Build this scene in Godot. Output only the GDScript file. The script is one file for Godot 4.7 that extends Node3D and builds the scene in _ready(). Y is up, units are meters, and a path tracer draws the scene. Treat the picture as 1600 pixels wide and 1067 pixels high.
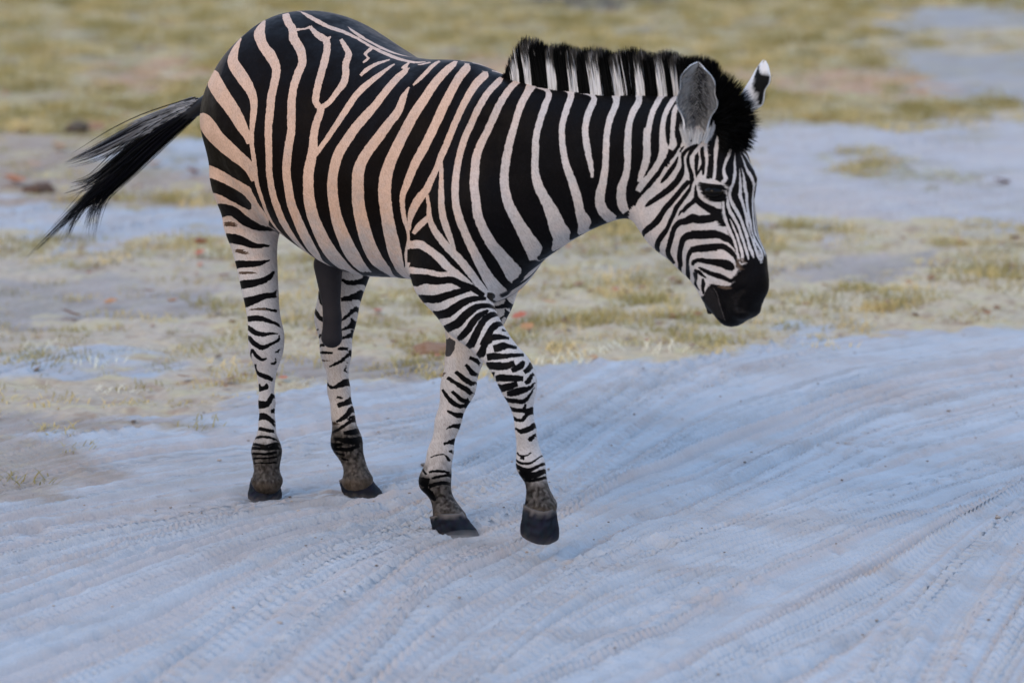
extends Node3D
# A zebra crossing a sandy track at dusk. The body is one smooth-blended field of tapered capsules, meshed by
# surface nets; its coat is three procedural stripe maps laid out in the animal's own side-view coordinates.

const YAW := 47.0
const HERE := Vector3(-0.3300, 0.0, 0.0400)
const KT := 0.02
const GROUPS := ["T", "H", "NH", "FH", "NF", "FF", "P"]
const SOFT := [0.035, 0.018, 0.014, 0.014, 0.014, 0.014, 0.008]
const HEAD_Z := -0.12
const CELL := 0.0075

var rng := RandomNumberGenerator.new()
var el_a := PackedVector3Array()
var el_b := PackedVector3Array()
var el_r := PackedVector2Array()
var el_s := PackedVector2Array()
var el_g := PackedInt32Array()
var holes := PackedInt32Array()
var lists := {}
var values := {}
var strokes := []
var tiles := {}
var wobble := FastNoiseLite.new()
var mottle := FastNoiseLite.new()
var land_noise := FastNoiseLite.new()
var fine_noise := FastNoiseLite.new()
var land: Image
var grass_map: Image
var guides := []
var meta_count := {}


func tag(o: Node, label := "", category := "", group := "", kind := "") -> Node:
	if label: o.set_meta("label", label)
	if category: o.set_meta("category", category)
	if group: o.set_meta("group", group)
	if kind: o.set_meta("kind", kind)
	return o


func put(called: String, mesh: Mesh, mat: Material, parent: Node = self) -> MeshInstance3D:
	var o := MeshInstance3D.new()
	o.name = called
	o.mesh = mesh
	if mat:
		o.material_override = mat
	parent.add_child(o, true)
	return o


func plain(c: Color, rough := 0.8, spec := 0.3) -> StandardMaterial3D:
	var m := StandardMaterial3D.new()
	m.albedo_color = c
	m.roughness = rough
	m.metallic_specular = spec
	return m


func tinted(rough := 0.8, spec := 0.3) -> StandardMaterial3D:
	var m := plain(Color.WHITE, rough, spec)
	m.vertex_color_use_as_albedo = true
	return m


func _ready() -> void:
	rng.seed = 7
	var cam := Camera3D.new()
	cam.name = "camera"
	add_child(cam)
	cam.position = Vector3(0, 2.55, 12.0)
	cam.rotation = Vector3(-0.1706, 0, 0)
	var optics := CameraAttributesPhysical.new()
	optics.frustum_focal_length = 12.0 * 6860.0 / 533.5
	optics.frustum_focus_distance = 12.1
	optics.exposure_aperture = 2.7
	optics.frustum_near = 0.1
	optics.frustum_far = 2000.0
	cam.attributes = optics
	cam.fov = rad_to_deg(2.0 * atan(533.5 / 6860.0))
	cam.near = 0.1
	cam.far = 2000.0
	var env := Environment.new()
	env.background_mode = Environment.BG_SKY
	env.tonemap_mode = Environment.TONE_MAPPER_LINEAR
	env.tonemap_exposure = 1.1
	env.sdfgi_enabled = true
	env.ssao_enabled = true
	env.ssil_enabled = true
	env.volumetric_fog_enabled = true
	env.volumetric_fog_density = 0.0
	var sky := ProceduralSkyMaterial.new()
	sky.sky_top_color = Color(0.67, 0.81, 1.0)
	sky.sky_horizon_color = Color(0.98, 0.90, 0.84)
	sky.sky_curve = 0.16
	sky.ground_bottom_color = Color(0.4, 0.38, 0.36)
	sky.ground_horizon_color = Color(0.7, 0.66, 0.62)
	sky.sky_energy_multiplier = 1.25
	env.sky = Sky.new()
	env.sky.sky_material = sky
	var world := WorldEnvironment.new()
	world.name = "world"
	world.environment = env
	add_child(world)
	var sun := DirectionalLight3D.new()
	sun.name = "sun"
	sun.light_energy = 0.42
	sun.light_color = Color(1.0, 0.91, 0.82)
	sun.light_angular_distance = 24.0
	sun.shadow_enabled = true
	add_child(sun)
	sun.look_at_from_position(Vector3(-5.0, 6.0, 6.5), Vector3.ZERO)
	wobble.seed = 3
	wobble.frequency = 1.0
	mottle.seed = 11
	mottle.frequency = 1.0
	mottle.fractal_octaves = 3
	land_noise.seed = 21
	land_noise.frequency = 1.0
	land_noise.fractal_octaves = 3
	fine_noise.seed = 31
	fine_noise.frequency = 1.0
	fine_noise.fractal_octaves = 2
	make_land()
	make_grass()
	make_litter()
	make_zebra()


# ------------------------------------------------------------------ ground
const LAND_LO := Vector2(-6.0, -24.0)
const LAND_SIZE := Vector2(12.0, 28.0)
const LAND_RES := 40.0
const SOIL := {
	"grass": [Color(0.36, 0.275, 0.145), 1.0, 0.0], "bare": [Color(0.43, 0.25, 0.145), 0.2, 0.1], "dirt": [Color(0.33, 0.25, 0.19), 0.14, 0.1],
	"sand": [Color(0.375, 0.375, 0.375), 0.0, 1.0], "thin": [Color(0.44, 0.345, 0.225), 0.45, 0.12], "pink": [Color(0.42, 0.385, 0.365), 0.0, 0.8],
	"grey": [Color(0.30, 0.25, 0.205), 0.1, 0.7], "track": [Color(0.30, 0.28, 0.26), 0.02, 0.6], "dark": [Color(0.10, 0.08, 0.06), 0.05, 0.0], "clay": [Color(0.41, 0.325, 0.235), 0.2, 0.2], "mound": [Color(0.30, 0.27, 0.19), 0.8, 0.0],
}


func plot(soil: String, line: String) -> void:
	var p := PackedVector2Array()
	for v in line.split(" "):
		var q := v.split(",")
		p.append((Vector2(float(q[0]), float(q[1])) * 0.01 - LAND_LO) * LAND_RES)
	p.append(p[0])
	p = smooth_line(p, 4)
	for i in p.size():
		p[i] += Vector2(land_noise.get_noise_2dv(p[i] * 0.02), land_noise.get_noise_2dv(p[i] * 0.02 + Vector2(77, 5))) * 7.0
	var s: Array = SOIL[soil]
	fill(land, p, s[0])
	fill(grass_map, p, Color(s[1], s[2], 0))


func soften(im: Image) -> void:
	var size := im.get_size()
	im.resize(size.x / 5, size.y / 5, Image.INTERPOLATE_TRILINEAR)
	im.resize(size.x, size.y, Image.INTERPOLATE_CUBIC)


func look_up(im: Image, x: float, z: float) -> Color:
	var s := im.get_size()
	return im.get_pixel(clampi(int((x - LAND_LO.x) * LAND_RES), 0, s.x - 1), clampi(int((z - LAND_LO.y) * LAND_RES), 0, s.y - 1))


func guide(line: String) -> void:
	var p := PackedVector2Array()
	for v in line.split(" "):
		var q := v.split(",")
		p.append(Vector2(float(q[0]), float(q[1])) * 0.01)
	guides.append(smooth_line(p, 4))


func guide_z(g: PackedVector2Array, x: float) -> float:
	var n := g.size()
	if x <= g[0].x:
		return g[0].y + (x - g[0].x) * (g[1].y - g[0].y) / (g[1].x - g[0].x)
	if x >= g[n - 1].x:
		return g[n - 1].y + (x - g[n - 1].x) * (g[n - 1].y - g[n - 2].y) / (g[n - 1].x - g[n - 2].x)
	for i in n - 1:
		if x <= g[i + 1].x:
			return lerpf(g[i].y, g[i + 1].y, (x - g[i].x) / (g[i + 1].x - g[i].x))
	return g[n - 1].y


func across(zs: Array, z: float) -> float:  # which wheel track, counted from the far one, a spot lies in
	if z <= zs[0]:
		return (z - zs[0]) / 0.6
	for i in zs.size() - 1:
		if z <= zs[i + 1]:
			return i + (z - zs[i]) / maxf(zs[i + 1] - zs[i], 0.01)
	return zs.size() - 1 + (z - zs[zs.size() - 1]) / 0.6


func sand_height(t: float, x: float, z: float, sand: float) -> float:
	var force := clampf(0.65 + 1.1 * land_noise.get_noise_2d(t * 1.6 + 9.0, x * 0.25), 0.12, 1.3)
	var run := x - z
	var h := fine_noise.get_noise_2d(t * 2.2, run * 0.10) * 0.011 + fine_noise.get_noise_2d(t * 5.5 + 50.0, run * 0.08) * 0.014 * force + fine_noise.get_noise_2d(t * 11.0 + 90.0, run * 0.10) * 0.019 * force + fine_noise.get_noise_2d(t * 20.0 + 140.0, run * 0.12) * 0.010 * force
	var line_a := smoothstep(0.10, 0.0, absf(fine_noise.get_noise_2d(t * 3.2 + 200.0, run * 0.05)))
	var line_b := smoothstep(0.13, 0.0, absf(fine_noise.get_noise_2d(t * 7.0 + 260.0, run * 0.05)))
	h -= (line_a * 0.016 + line_b * 0.012) * smoothstep(-0.25, 0.15, land_noise.get_noise_2d(t * 1.2 + 47.0, run * 0.2))
	var band := smoothstep(0.02, 0.2, land_noise.get_noise_2d(t * 2.1 + 31.0, run * 0.15))
	var lug := sin(TAU * (run / 0.058 + 0.8 * absf(fposmod(t * 2.6, 1.0) - 0.5)) + 2.0 * land_noise.get_noise_2d(run * 2.0, t * 4.0)) * 0.0022
	h += band * lug * smoothstep(-0.1, 0.4, land_noise.get_noise_2d(run * 0.9 + 8.0, t * 3.0))
	h += smoothstep(0.15, 0.5, land_noise.get_noise_2d(x * 1.3 + 71.0, z * 1.3)) * fine_noise.get_noise_2d(x * 9.0 + 5.0, z * 7.0) * 0.014
	h += land_noise.get_noise_2d(x * 1.6, z * 1.6) * 0.010 + fine_noise.get_noise_2d(x * 14.0, z * 14.0) * 0.0035
	var rough := land_noise.get_noise_2d(x * 3.0 + 4.0, z * 3.0) * 0.02 + fine_noise.get_noise_2d(x * 11.0, z * 11.0) * 0.008
	return lerpf(rough, h, sand)


func axis(parts: Array) -> PackedFloat32Array:  # [from, to, step], then steps that grow outwards
	var out := PackedFloat32Array()
	for p in parts:
		var x: float = p[0]
		while x < p[1] - 1e-4:
			out.append(x)
			x += p[2]
	return out


func make_land() -> void:
	var size := Vector2i(LAND_SIZE * LAND_RES)
	land = Image.create_empty(size.x, size.y, false, Image.FORMAT_RGBF)
	land.fill(SOIL["grass"][0])
	grass_map = Image.create_empty(size.x, size.y, false, Image.FORMAT_RGBF)
	grass_map.fill(Color(1, 0, 0))
	plot("bare", "-134,-1212 -85,-1229 -35,-1189 18,-1196 34,-1100 6,-1012 -52,-1012 -104,-1012 -141,-1100")
	plot("bare", "-237,-1179 -191,-1212 -160,-1131 -164,-1041 -215,-1056")
	plot("bare", "130,-1131 172,-1147 209,-1100 194,-1012 146,-1012")
	plot("dirt", "-300,-842 -211,-855 -169,-819 -113,-819 -104,-655 -148,-632 -271,-640")
	plot("thin", "-254,-521 127,-521 109,-272 75,-247 10,-211 -41,-182 -92,-176 -140,-143 -198,-133")
	plot("sand", "-191,-802 -161,-826 -113,-819 -109,-750 -163,-744")
	plot("sand", "-269,-632 -174,-624 -102,-616 -97,-539 -152,-518 -179,-511 -255,-528")
	plot("clay", "-249,-488 -184,-491 -116,-474 -105,-367 -95,-199 -123,-182 -199,-143")
	plot("grey", "-242,-442 -164,-434 -119,-411 -110,-352 -144,-325 -225,-325")
	plot("sand", "-214,-244 -158,-247 -121,-232 -137,-220 -210,-218")
	plot("clay", "-207,-199 -124,-194 -96,-185 -94,-143 -127,-112 -193,-102")
	plot("grey", "-86,-247 -52,-253 -21,-247 -17,-217 -62,-199 -84,-211")
	plot("sand", "-213,-102 -138,-124 -94,-174 -66,-188 -41,-194 -21,-208 11,-226 43,-243 76,-263 111,-306 148,-338 237,-404 120,405 -132,405")
	plot("grey", "-201,-154 -141,-154 -93,-128 -92,-112 -130,-102 -193,-102")
	plot("grey", "-191,-88 -142,-92 -120,-80 -107,-65 -125,-52 -142,-26 -180,-8")
	plot("thin", "102,-569 261,-575 231,-367 146,-318 111,-298 88,-325")
	plot("grey", "99,-483 145,-499 157,-442 127,-396 100,-411")
	plot("pink", "101,-879 123,-905 168,-879 209,-900 312,-925 261,-569 208,-564 176,-557 142,-553 112,-564 87,-582")
	plot("mound", "151,-744 163,-779 178,-784 183,-744 172,-713 157,-713")
	plot("mound", "183,-713 193,-730 200,-718 192,-696")
	plot("track", "228,-1451 267,-1492 412,-1623 314,-941 253,-957 221,-952 210,-1041 210,-1196")
	plot("thin", "226,-1299 266,-1328 371,-1335 356,-1236 269,-1222 234,-1229")
	plot("mound", "268,-1578 313,-1623 418,-1669 391,-1476 294,-1451")
	plot("dark", "0,-1623 54,-1669 107,-1623 90,-1484 51,-1468 16,-1492")
	plot("dark", "-256,-1335 -244,-1365 -229,-1306 -237,-1257")
	soften(land)
	soften(grass_map)
	guide("-152,65 -138,42 -115,17 -93,-2 -64,-26 -19,-72 20,-171 42,-232 65,-259")
	guide("-144,127 -131,103 -103,50 -80,10 -63,-6 -33,-31 -8,-77 20,-154 46,-226 76,-262")
	guide("-129,225 -112,194 -87,144 -67,84 -43,34 -22,-2 0,-58 28,-154 55,-228 87,-269")
	guide("-95,237 -81,194 -67,134 -50,73 -28,34 -11,0 9,-53 36,-143 63,-225 98,-278")
	guide("-69,242 -59,194 -43,124 -22,51 0,13 14,-22 39,-120 67,-206 108,-255 191,-318")
	guide("-48,237 -39,194 -21,99 0,50 24,-19 53,-68 89,-133 124,-193 182,-244")
	guide("-29,225 -21,194 0,127 26,56 49,17 78,-46 118,-128 175,-192")
	guide("-22,231 0,158 16,106 34,69 80,5 164,-100")
	guide("-14,237 6,193 40,131 86,42 161,-71")
	guide("36,231 58,190 92,131 125,35 159,-55")
	guide("72,259 86,194 100,124 119,58 157,-40")
	guide("88,253 101,194 117,124 155,-22")
	var xs := axis([[-300.0, -60.0, 60.0], [-60.0, -12.0, 8.0], [-12.0, -4.4, 0.4], [-4.4, -2.1, 0.07], [-2.1, 2.2, 0.014], [2.2, 4.4, 0.07], [4.4, 12.0, 0.4], [12.0, 60.0, 8.0], [60.0, 301.0, 60.0]])
	var zs := axis([[-600.0, -80.0, 65.0], [-80.0, -24.0, 4.0], [-24.0, -8.0, 0.07], [-8.0, -3.2, 0.04], [-3.2, 2.4, 0.010], [2.4, 4.0, 0.1], [4.0, 40.0, 4.0]])
	var nx := xs.size()
	var nz := zs.size()
	var v := PackedVector3Array()
	var col := PackedColorArray()
	v.resize(nx * nz)
	col.resize(nx * nz)
	var prints := []
	for k in 46:
		prints.append(Vector4(rng.randf_range(-1.7, 1.9), rng.randf_range(-1.9, 1.9), rng.randf_range(0.025, 0.05), rng.randf_range(0.004, 0.013)))
	for f in [Vector2(-0.704, -0.225), Vector2(-0.434, -0.26), Vector2(-0.13, 0.30)]:
		prints.append(Vector4(f.x, f.y, 0.075, 0.012))
	for i in nx:
		var x := xs[i]
		var gz := []
		for g in guides:
			gz.append(guide_z(g, x))
		var marks := []
		for p in prints:
			if absf(p.x - x) < 0.2:
				marks.append(p)
		for j in nz:
			var z := zs[j]
			var n1 := land_noise.get_noise_2d(x * 0.9, z * 0.9)
			var n2 := land_noise.get_noise_2d(x * 4.0 + 30.0, z * 4.0)
			var far := smoothstep(-1.0, -5.0, z)
			var wx := x + n2 * lerpf(0.10, 0.35, far) + n1 * 0.3 * far
			var wz := z + n1 * lerpf(0.25, 0.75, far) + n2 * lerpf(0.10, 0.40, far)
			var c := look_up(land, wx, wz)
			var m := look_up(grass_map, wx, wz)
			var sand := clampf(m.g, 0.0, 1.0)
			var y := 0.0
			if absf(x) < 6.0 and z > -24.0 and z < 4.0:
				var t: float = across(gz, z)
				y = sand_height(t, x, z, sand)
				for p in marks:
					var d: float = Vector2(p.x - x, (p.y - z) * 0.8).length() / p.z
					if d < 2.2:
						y += p.w * (-exp(-d * d * 1.6) + 0.55 * exp(-(d - 1.25) * (d - 1.25) * 6.0))
				var n3 := fine_noise.get_noise_2d(x * 26.0, z * 26.0)
				var shade := 1.0 + 0.10 * n2 + 0.07 * n1 + (0.05 + 0.20 * (1.0 - sand)) * n3
				c = c * shade
				var drift := land_noise.get_noise_2d(x * 0.8 - 33.0, z * 0.9) + 0.6 * land_noise.get_noise_2d(x * 2.6 + 90.0, z * 3.0)
				c = c.lerp(Color(0.42, 0.34, 0.28), clampf(drift * 1.3, 0.0, 0.75) * sand * far)
				c = c.lerp(Color(0.31, 0.265, 0.20), clampf(-drift * 1.2 - 0.1, 0.0, 0.7) * far)
				var straw := smoothstep(0.12, 0.45, n2 + 0.4 * n3) * (1.0 - sand)
				c = c.lerp(Color(0.42, 0.35, 0.18), 0.55 * straw)
				var brown := smoothstep(0.25, 0.5, land_noise.get_noise_2d(x * 6.0 - 40.0, z * 6.0)) * (1.0 - sand)
				c = c.lerp(Color(0.22, 0.12, 0.07), 0.5 * brown)
				var worn := smoothstep(0.1, 0.5, land_noise.get_noise_2d(x * 1.1 + 60.0, z * 2.2)) * sand
				c = c.lerp(Color(0.33, 0.285, 0.255), 0.45 * worn)
				var streak := smoothstep(-0.05, 0.35, fine_noise.get_noise_2d(t * 5.0 + 15.0, (x - z) * 0.10)) * sand
				c = c.lerp(Color(0.40, 0.335, 0.30), 0.5 * streak)
			v[i * nz + j] = Vector3(x, y, z)
			col[i * nz + j] = Color(c.r, c.g, c.b)
	var idx := PackedInt32Array()
	idx.resize((nx - 1) * (nz - 1) * 6)
	var k := 0
	for i in nx - 1:
		for j in nz - 1:
			var a := i * nz + j
			for q in [a, a + nz, a + 1, a + 1, a + nz, a + nz + 1]:
				idx[k] = q
				k += 1
	var normals := PackedVector3Array()
	normals.resize(nx * nz)
	for i in nx:
		for j in nz:
			var a := v[maxi(i - 1, 0) * nz + j]
			var b := v[mini(i + 1, nx - 1) * nz + j]
			var c := v[i * nz + maxi(j - 1, 0)]
			var d := v[i * nz + mini(j + 1, nz - 1)]
			normals[i * nz + j] = (d - c).cross(b - a).normalized()
	var arrays := []
	arrays.resize(Mesh.ARRAY_MAX)
	arrays[Mesh.ARRAY_VERTEX] = v
	arrays[Mesh.ARRAY_NORMAL] = normals
	arrays[Mesh.ARRAY_COLOR] = col
	arrays[Mesh.ARRAY_INDEX] = idx
	var mesh := ArrayMesh.new()
	mesh.add_surface_from_arrays(Mesh.PRIMITIVE_TRIANGLES, arrays)
	var mat := tinted(0.95, 0.15)
	var grain := NoiseTexture2D.new()
	grain.width = 512
	grain.height = 512
	grain.seamless = true
	grain.as_normal_map = true
	grain.bump_strength = 5.0
	var gn := FastNoiseLite.new()
	gn.seed = 5
	gn.frequency = 0.09
	gn.fractal_octaves = 4
	grain.noise = gn
	mat.normal_enabled = true
	mat.normal_texture = grain
	mat.normal_scale = 0.55
	mat.uv1_triplanar = true
	mat.uv1_world_triplanar = true
	mat.uv1_scale = Vector3(2.3, 2.3, 2.3)
	tag(put("ground", mesh, mat), "", "", "", "structure")


func blade(st: SurfaceTool, at: Vector3, tip: Vector3, w: float, side: Vector3) -> void:
	var mid := at.lerp(tip, 0.55) + Vector3.UP * at.distance_to(tip) * 0.12
	for q in [[at - side * w, at + side * w, mid - side * w * 0.8], [at + side * w, mid + side * w * 0.8, mid - side * w * 0.8], [mid - side * w * 0.8, mid + side * w * 0.8, tip]]:
		for p in q:
			st.add_vertex(p)


func scatter(called: String, mesh: Mesh, mat: Material, spots: Array, colors: Array) -> void:
	var mm := MultiMesh.new()
	mm.transform_format = MultiMesh.TRANSFORM_3D
	mm.use_colors = true
	mm.mesh = mesh
	mm.instance_count = spots.size()
	for i in spots.size():
		mm.set_instance_transform(i, spots[i])
		mm.set_instance_color(i, colors[i])
	var o := MultiMeshInstance3D.new()
	o.name = called
	o.multimesh = mm
	o.material_override = mat
	add_child(o, true)
	tag(o, {"dry_grass": "short dry yellow grass growing in patches beyond the sandy track", "leaf_litter": "small brown flakes of leaf litter lying among the grass", "sand_crumbs": "small crumbs of sand and soil lying on the track"}[called], {"dry_grass": "grass", "leaf_litter": "leaf litter", "sand_crumbs": "sand"}[called], "", "stuff")


func make_grass() -> void:
	var mat := tinted(0.8, 0.2)
	mat.cull_mode = BaseMaterial3D.CULL_DISABLED
	mat.backlight_enabled = true
	mat.backlight = Color(0.8, 0.8, 0.7)
	var s := SurfaceTool.new()
	s.begin(Mesh.PRIMITIVE_TRIANGLES)
	for k in 26:
		var a := rng.randf() * TAU
		var out := Vector3(cos(a), 0, sin(a))
		var root := Vector3(cos(a * 7.0 + k), 0, sin(a * 7.0 + k)) * 0.075 * sqrt(rng.randf())
		var h := rng.randf_range(0.008, 0.030)
		blade(s, root, root + out * h * rng.randf_range(0.4, 1.8) + Vector3.UP * h, 0.0016, Vector3(-sin(a), 0, cos(a)))
	var spots := []
	var colors := []
	for k in 95000:
		var z := rng.randf_range(-18.0, 0.4)
		var half := (12.0 - z) * 0.13
		var x := rng.randf_range(-half - 1.6, half + 1.6)
		var n := land_noise.get_noise_2d(x * 1.5 + 200.0, z * 1.5)
		var n4 := land_noise.get_noise_2d(x * 5.0 + 120.0, z * 5.0)
		var m := look_up(grass_map, x + 0.25 * n4 + 0.2 * n, z + 0.5 * n + 0.3 * n4)
		var want := m.r * (0.45 + 1.1 * n + 0.7 * n4)
		if rng.randf() > want * 0.9:
			continue
		var tall := rng.randf_range(0.6, 1.25) * (1.0 + 0.5 * n) * (0.7 + 0.6 * m.r)
		spots.append(Transform3D(Basis(Vector3.UP, rng.randf() * TAU).scaled(Vector3(1, tall, 1) * rng.randf_range(0.8, 1.4)), Vector3(x, -0.004, z)))
		var c := Color(0.68, 0.495, 0.22).lerp(Color(0.34, 0.275, 0.105), clampf(0.42 + 1.5 * n4 + 0.9 * n + rng.randf_range(-0.3, 0.3), 0.0, 1.0))
		if rng.randf() < 0.12:
			c = Color(0.66, 0.60, 0.45)
		colors.append(c * rng.randf_range(0.75, 1.2))
	s.generate_normals()
	scatter("dry_grass", s.commit(), mat, spots, colors)


func leaf_mesh(k: int) -> ArrayMesh:
	var r := RandomNumberGenerator.new()
	r.seed = 100 + k
	var s := SurfaceTool.new()
	s.begin(Mesh.PRIMITIVE_TRIANGLES)
	var rows := []
	var curl := r.randf_range(0.10, 0.45)
	for i in 7:
		var t := i / 6.0
		var w := 0.5 * pow(sin(PI * clampf(t * 0.94 + 0.03, 0.0, 1.0)), 0.75) * r.randf_range(0.85, 1.1)
		var y := curl * (t - 0.5) * (t - 0.5) * 1.6 + 0.05
		rows.append([Vector3(t - 0.5, y + curl * w * w * 1.5, -w * 0.8), Vector3(t - 0.5, y, 0.02 * sin(t * 7.0)), Vector3(t - 0.5, y + curl * w * w * 2.2, w * 0.8)])
	for i in 6:
		for j in 2:
			for p in [rows[i][j], rows[i + 1][j], rows[i][j + 1], rows[i][j + 1], rows[i + 1][j], rows[i + 1][j + 1]]:
				s.add_vertex(p)
	s.generate_normals()
	return s.commit()


func make_litter() -> void:
	var flake := leaf_mesh(9)
	var spots := []
	var colors := []
	for k in 9000:
		var z := rng.randf_range(-17.0, 0.0)
		var half := (12.0 - z) * 0.13
		var x := rng.randf_range(-half - 0.4, half + 0.4)
		var n := land_noise.get_noise_2d(x * 2.0 - 90.0, z * 2.0)
		var m := look_up(grass_map, x, z)
		if rng.randf() > clampf(0.25 + 1.5 * n, 0.0, 1.0) * smoothstep(0.1, 0.4, m.r):
			continue
		var b := Basis(Vector3.UP, rng.randf() * TAU) * Basis(Vector3.RIGHT, rng.randf_range(-0.6, 0.6))
		spots.append(Transform3D(b.scaled(Vector3.ONE * rng.randf_range(0.012, 0.035)), Vector3(x, 0.008, z)))
		colors.append([Color(0.24, 0.14, 0.08), Color(0.33, 0.20, 0.11), Color(0.20, 0.16, 0.12), Color(0.36, 0.15, 0.09)][rng.randi() % 4] * rng.randf_range(0.7, 1.2))
	var mat := tinted(0.85, 0.2)
	mat.cull_mode = BaseMaterial3D.CULL_DISABLED
	scatter("leaf_litter", flake, mat, spots, colors)
	var ball := SphereMesh.new()
	ball.radius = 0.5
	ball.height = 0.8
	ball.radial_segments = 7
	ball.rings = 4
	spots = []
	colors = []
	for k in 420:
		var x := rng.randf_range(-1.9, 2.1)
		var z := rng.randf_range(-3.0, 2.0)
		if look_up(grass_map, x, z).g < 0.6:
			continue
		var size := rng.randf_range(0.003, 0.008) * (2.0 if rng.randf() < 0.06 else 1.0)
		spots.append(Transform3D(Basis(Vector3.UP, rng.randf() * TAU).scaled(Vector3(1.3, 0.8, 1.0) * size), Vector3(x, 0.004, z)))
		colors.append(Color(0.30, 0.25, 0.21) * rng.randf_range(0.5, 1.3))
	scatter("sand_crumbs", ball, tinted(0.95, 0.1), spots, colors)
	var leaves := []
	for k in 5:
		leaves.append(leaf_mesh(k))
	var paint := {"red": Color(0.40, 0.12, 0.07), "orange": Color(0.40, 0.19, 0.08), "brown": Color(0.26, 0.14, 0.08), "rust": Color(0.36, 0.15, 0.07)}
	var mats := {}
	for c in paint:
		mats[c] = plain(paint[c].linear_to_srgb(), 0.7, 0.3)
		mats[c].cull_mode = BaseMaterial3D.CULL_DISABLED
	var where := []
	where.append(["orange fallen leaf closest to the zebra's chest", "orange", 0.019, -3.783, 0.050])
	where.append(["orange-red curled leaf on the grass midway between chest and muzzle", "orange", 0.133, -3.539, 0.070])
	where.append(["red leaf just above the lifted foreleg's knee, beyond it", "red", 0.027, -3.206, 0.055])
	where.append(["orange leaf beside the red one near the lifted foreleg", "orange", 0.053, -3.005, 0.055])
	where.append(["brown leaf on the grass under the throat", "brown", 0.247, -3.931, 0.045])
	where.append(["red leaf seen between the forearm and the belly", "red", -0.304, -3.567, 0.050])
	where.append(["rust coloured leaf on the grey verge below the tail tip", "rust", -1.559, -3.288, 0.075])
	where.append(["orange leaf a short way beyond the grey verge", "orange", -1.440, -3.525, 0.050])
	where.append(["orange leaf on the grass halfway from tail tip to hind leg", "orange", -1.330, -3.798, 0.060])
	where.append(["upper red leaf of the pair left of the thigh", "red", -1.221, -4.975, 0.060])
	where.append(["lower red leaf of the pair left of the thigh", "red", -1.202, -4.710, 0.050])
	where.append(["rust leaf beside the near hind leg's gaskin", "rust", -1.073, -4.157, 0.050])
	where.append(["small orange leaf on the grass left of the hock", "orange", -1.222, -3.553, 0.045])
	where.append(["brown leaf at the sand's edge left of the near hind cannon", "brown", -0.912, -1.990, 0.060])
	where.append(["red leaf right of the far hind leg's hock", "red", -0.476, -3.329, 0.050])
	where.append(["orange leaf right of the far hind leg, above the red one", "orange", -0.463, -3.667, 0.040])
	where.append(["rust leaf where the sand begins left of the hind legs", "rust", -1.069, -2.036, 0.060])
	where.append(["large rust leaf at the picture's left edge on bare ground", "rust", -2.146, -6.716, 0.130])
	where.append(["rust leaf above the bare patch at the far left", "rust", -2.303, -8.546, 0.100])
	where.append(["brown leaf beside the dark clod left of the tail", "brown", -1.964, -8.595, 0.100])
	where.append(["orange leaf on bare ground under the upper tail hairs", "orange", -2.080, -7.953, 0.090])
	where.append(["orange leaf between the large rust leaf and the tail", "orange", -2.126, -7.348, 0.080])
	where.append(["red leaf on bare ground right behind the tail", "red", -1.868, -7.883, 0.090])
	where.append(["orange leaf on bare ground close to the rump", "orange", -1.592, -7.348, 0.080])
	where.append(["rust leaf on bare ground closest to the buttock", "rust", -1.401, -7.069, 0.070])
	where.append(["brown leaf at the edge of the far sand strip behind the tail", "brown", -1.596, -6.555, 0.070])
	where.append(["rust leaf alone on the far sand beyond the face", "rust", 2.115, -6.778, 0.090])
	where.append(["brown leaf at the right edge on the grey verge", "brown", 1.983, -5.077, 0.060])
	where.append(["orange leaf next to the brown one on the right verge", "orange", 1.920, -4.825, 0.050])
	where.append(["brown leaf on the grass left of the chin", "brown", 0.592, -4.036, 0.050])
	where.append(["rust leaf just under the jaw", "rust", 0.519, -4.776, 0.050])
	for i in where.size():
		var d: Array = where[i]
		var o := put("fallen_leaf", leaves[i % 5], mats[d[1]])
		o.position = Vector3(d[2], 0.014, d[3])
		o.rotation = Vector3(rng.randf_range(-0.4, 0.4), rng.randf() * TAU, rng.randf_range(-0.3, 0.3))
		o.scale = Vector3.ONE * d[4]
		tag(o, d[0], "leaf", "fallen leaves on the dry grass")
	var clods := {}
	clods["flat brown clod of earth just behind the planted foreleg"] = [Color(0.24, 0.15, 0.10), -0.250, -2.555, Vector3(0.150, 0.060, 0.090)]
	clods["dark clod of earth on the grass under the tail's base"] = [Color(0.10, 0.08, 0.06), -2.044, -8.645, Vector3(0.140, 0.080, 0.100)]
	clods["small dark clod at the edge of the bare patch"] = [Color(0.12, 0.08, 0.06), -2.019, -6.555, Vector3(0.120, 0.060, 0.100)]
	for c in clods:
		var d: Array = clods[c]
		var sm := SurfaceTool.new()
		sm.begin(Mesh.PRIMITIVE_TRIANGLES)
		var base := SphereMesh.new()
		base.radial_segments = 28
		base.rings = 14
		sm.create_from(base, 0)
		var tool := MeshDataTool.new()
		var am := sm.commit()
		tool.create_from_surface(am, 0)
		for i in tool.get_vertex_count():
			var q := tool.get_vertex(i)
			var seam := Vector3(q.x, q.y, q.z)
			tool.set_vertex(i, q * (1.0 + 0.45 * land_noise.get_noise_3dv(seam * 2.2 + Vector3(d[1], 0, d[2])) + 0.25 * land_noise.get_noise_3dv(seam * 7.0)))
		am.clear_surfaces()
		tool.commit_to_surface(am)
		sm.create_from(am, 0)
		sm.generate_normals()
		var o := put("earth_clod", sm.commit(), plain((d[0] as Color).linear_to_srgb(), 0.95, 0.1))
		o.position = Vector3(d[1], 0.01, d[2])
		o.scale = d[3]
		tag(o, c, "clod", "clods of earth on the dry grass")



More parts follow.
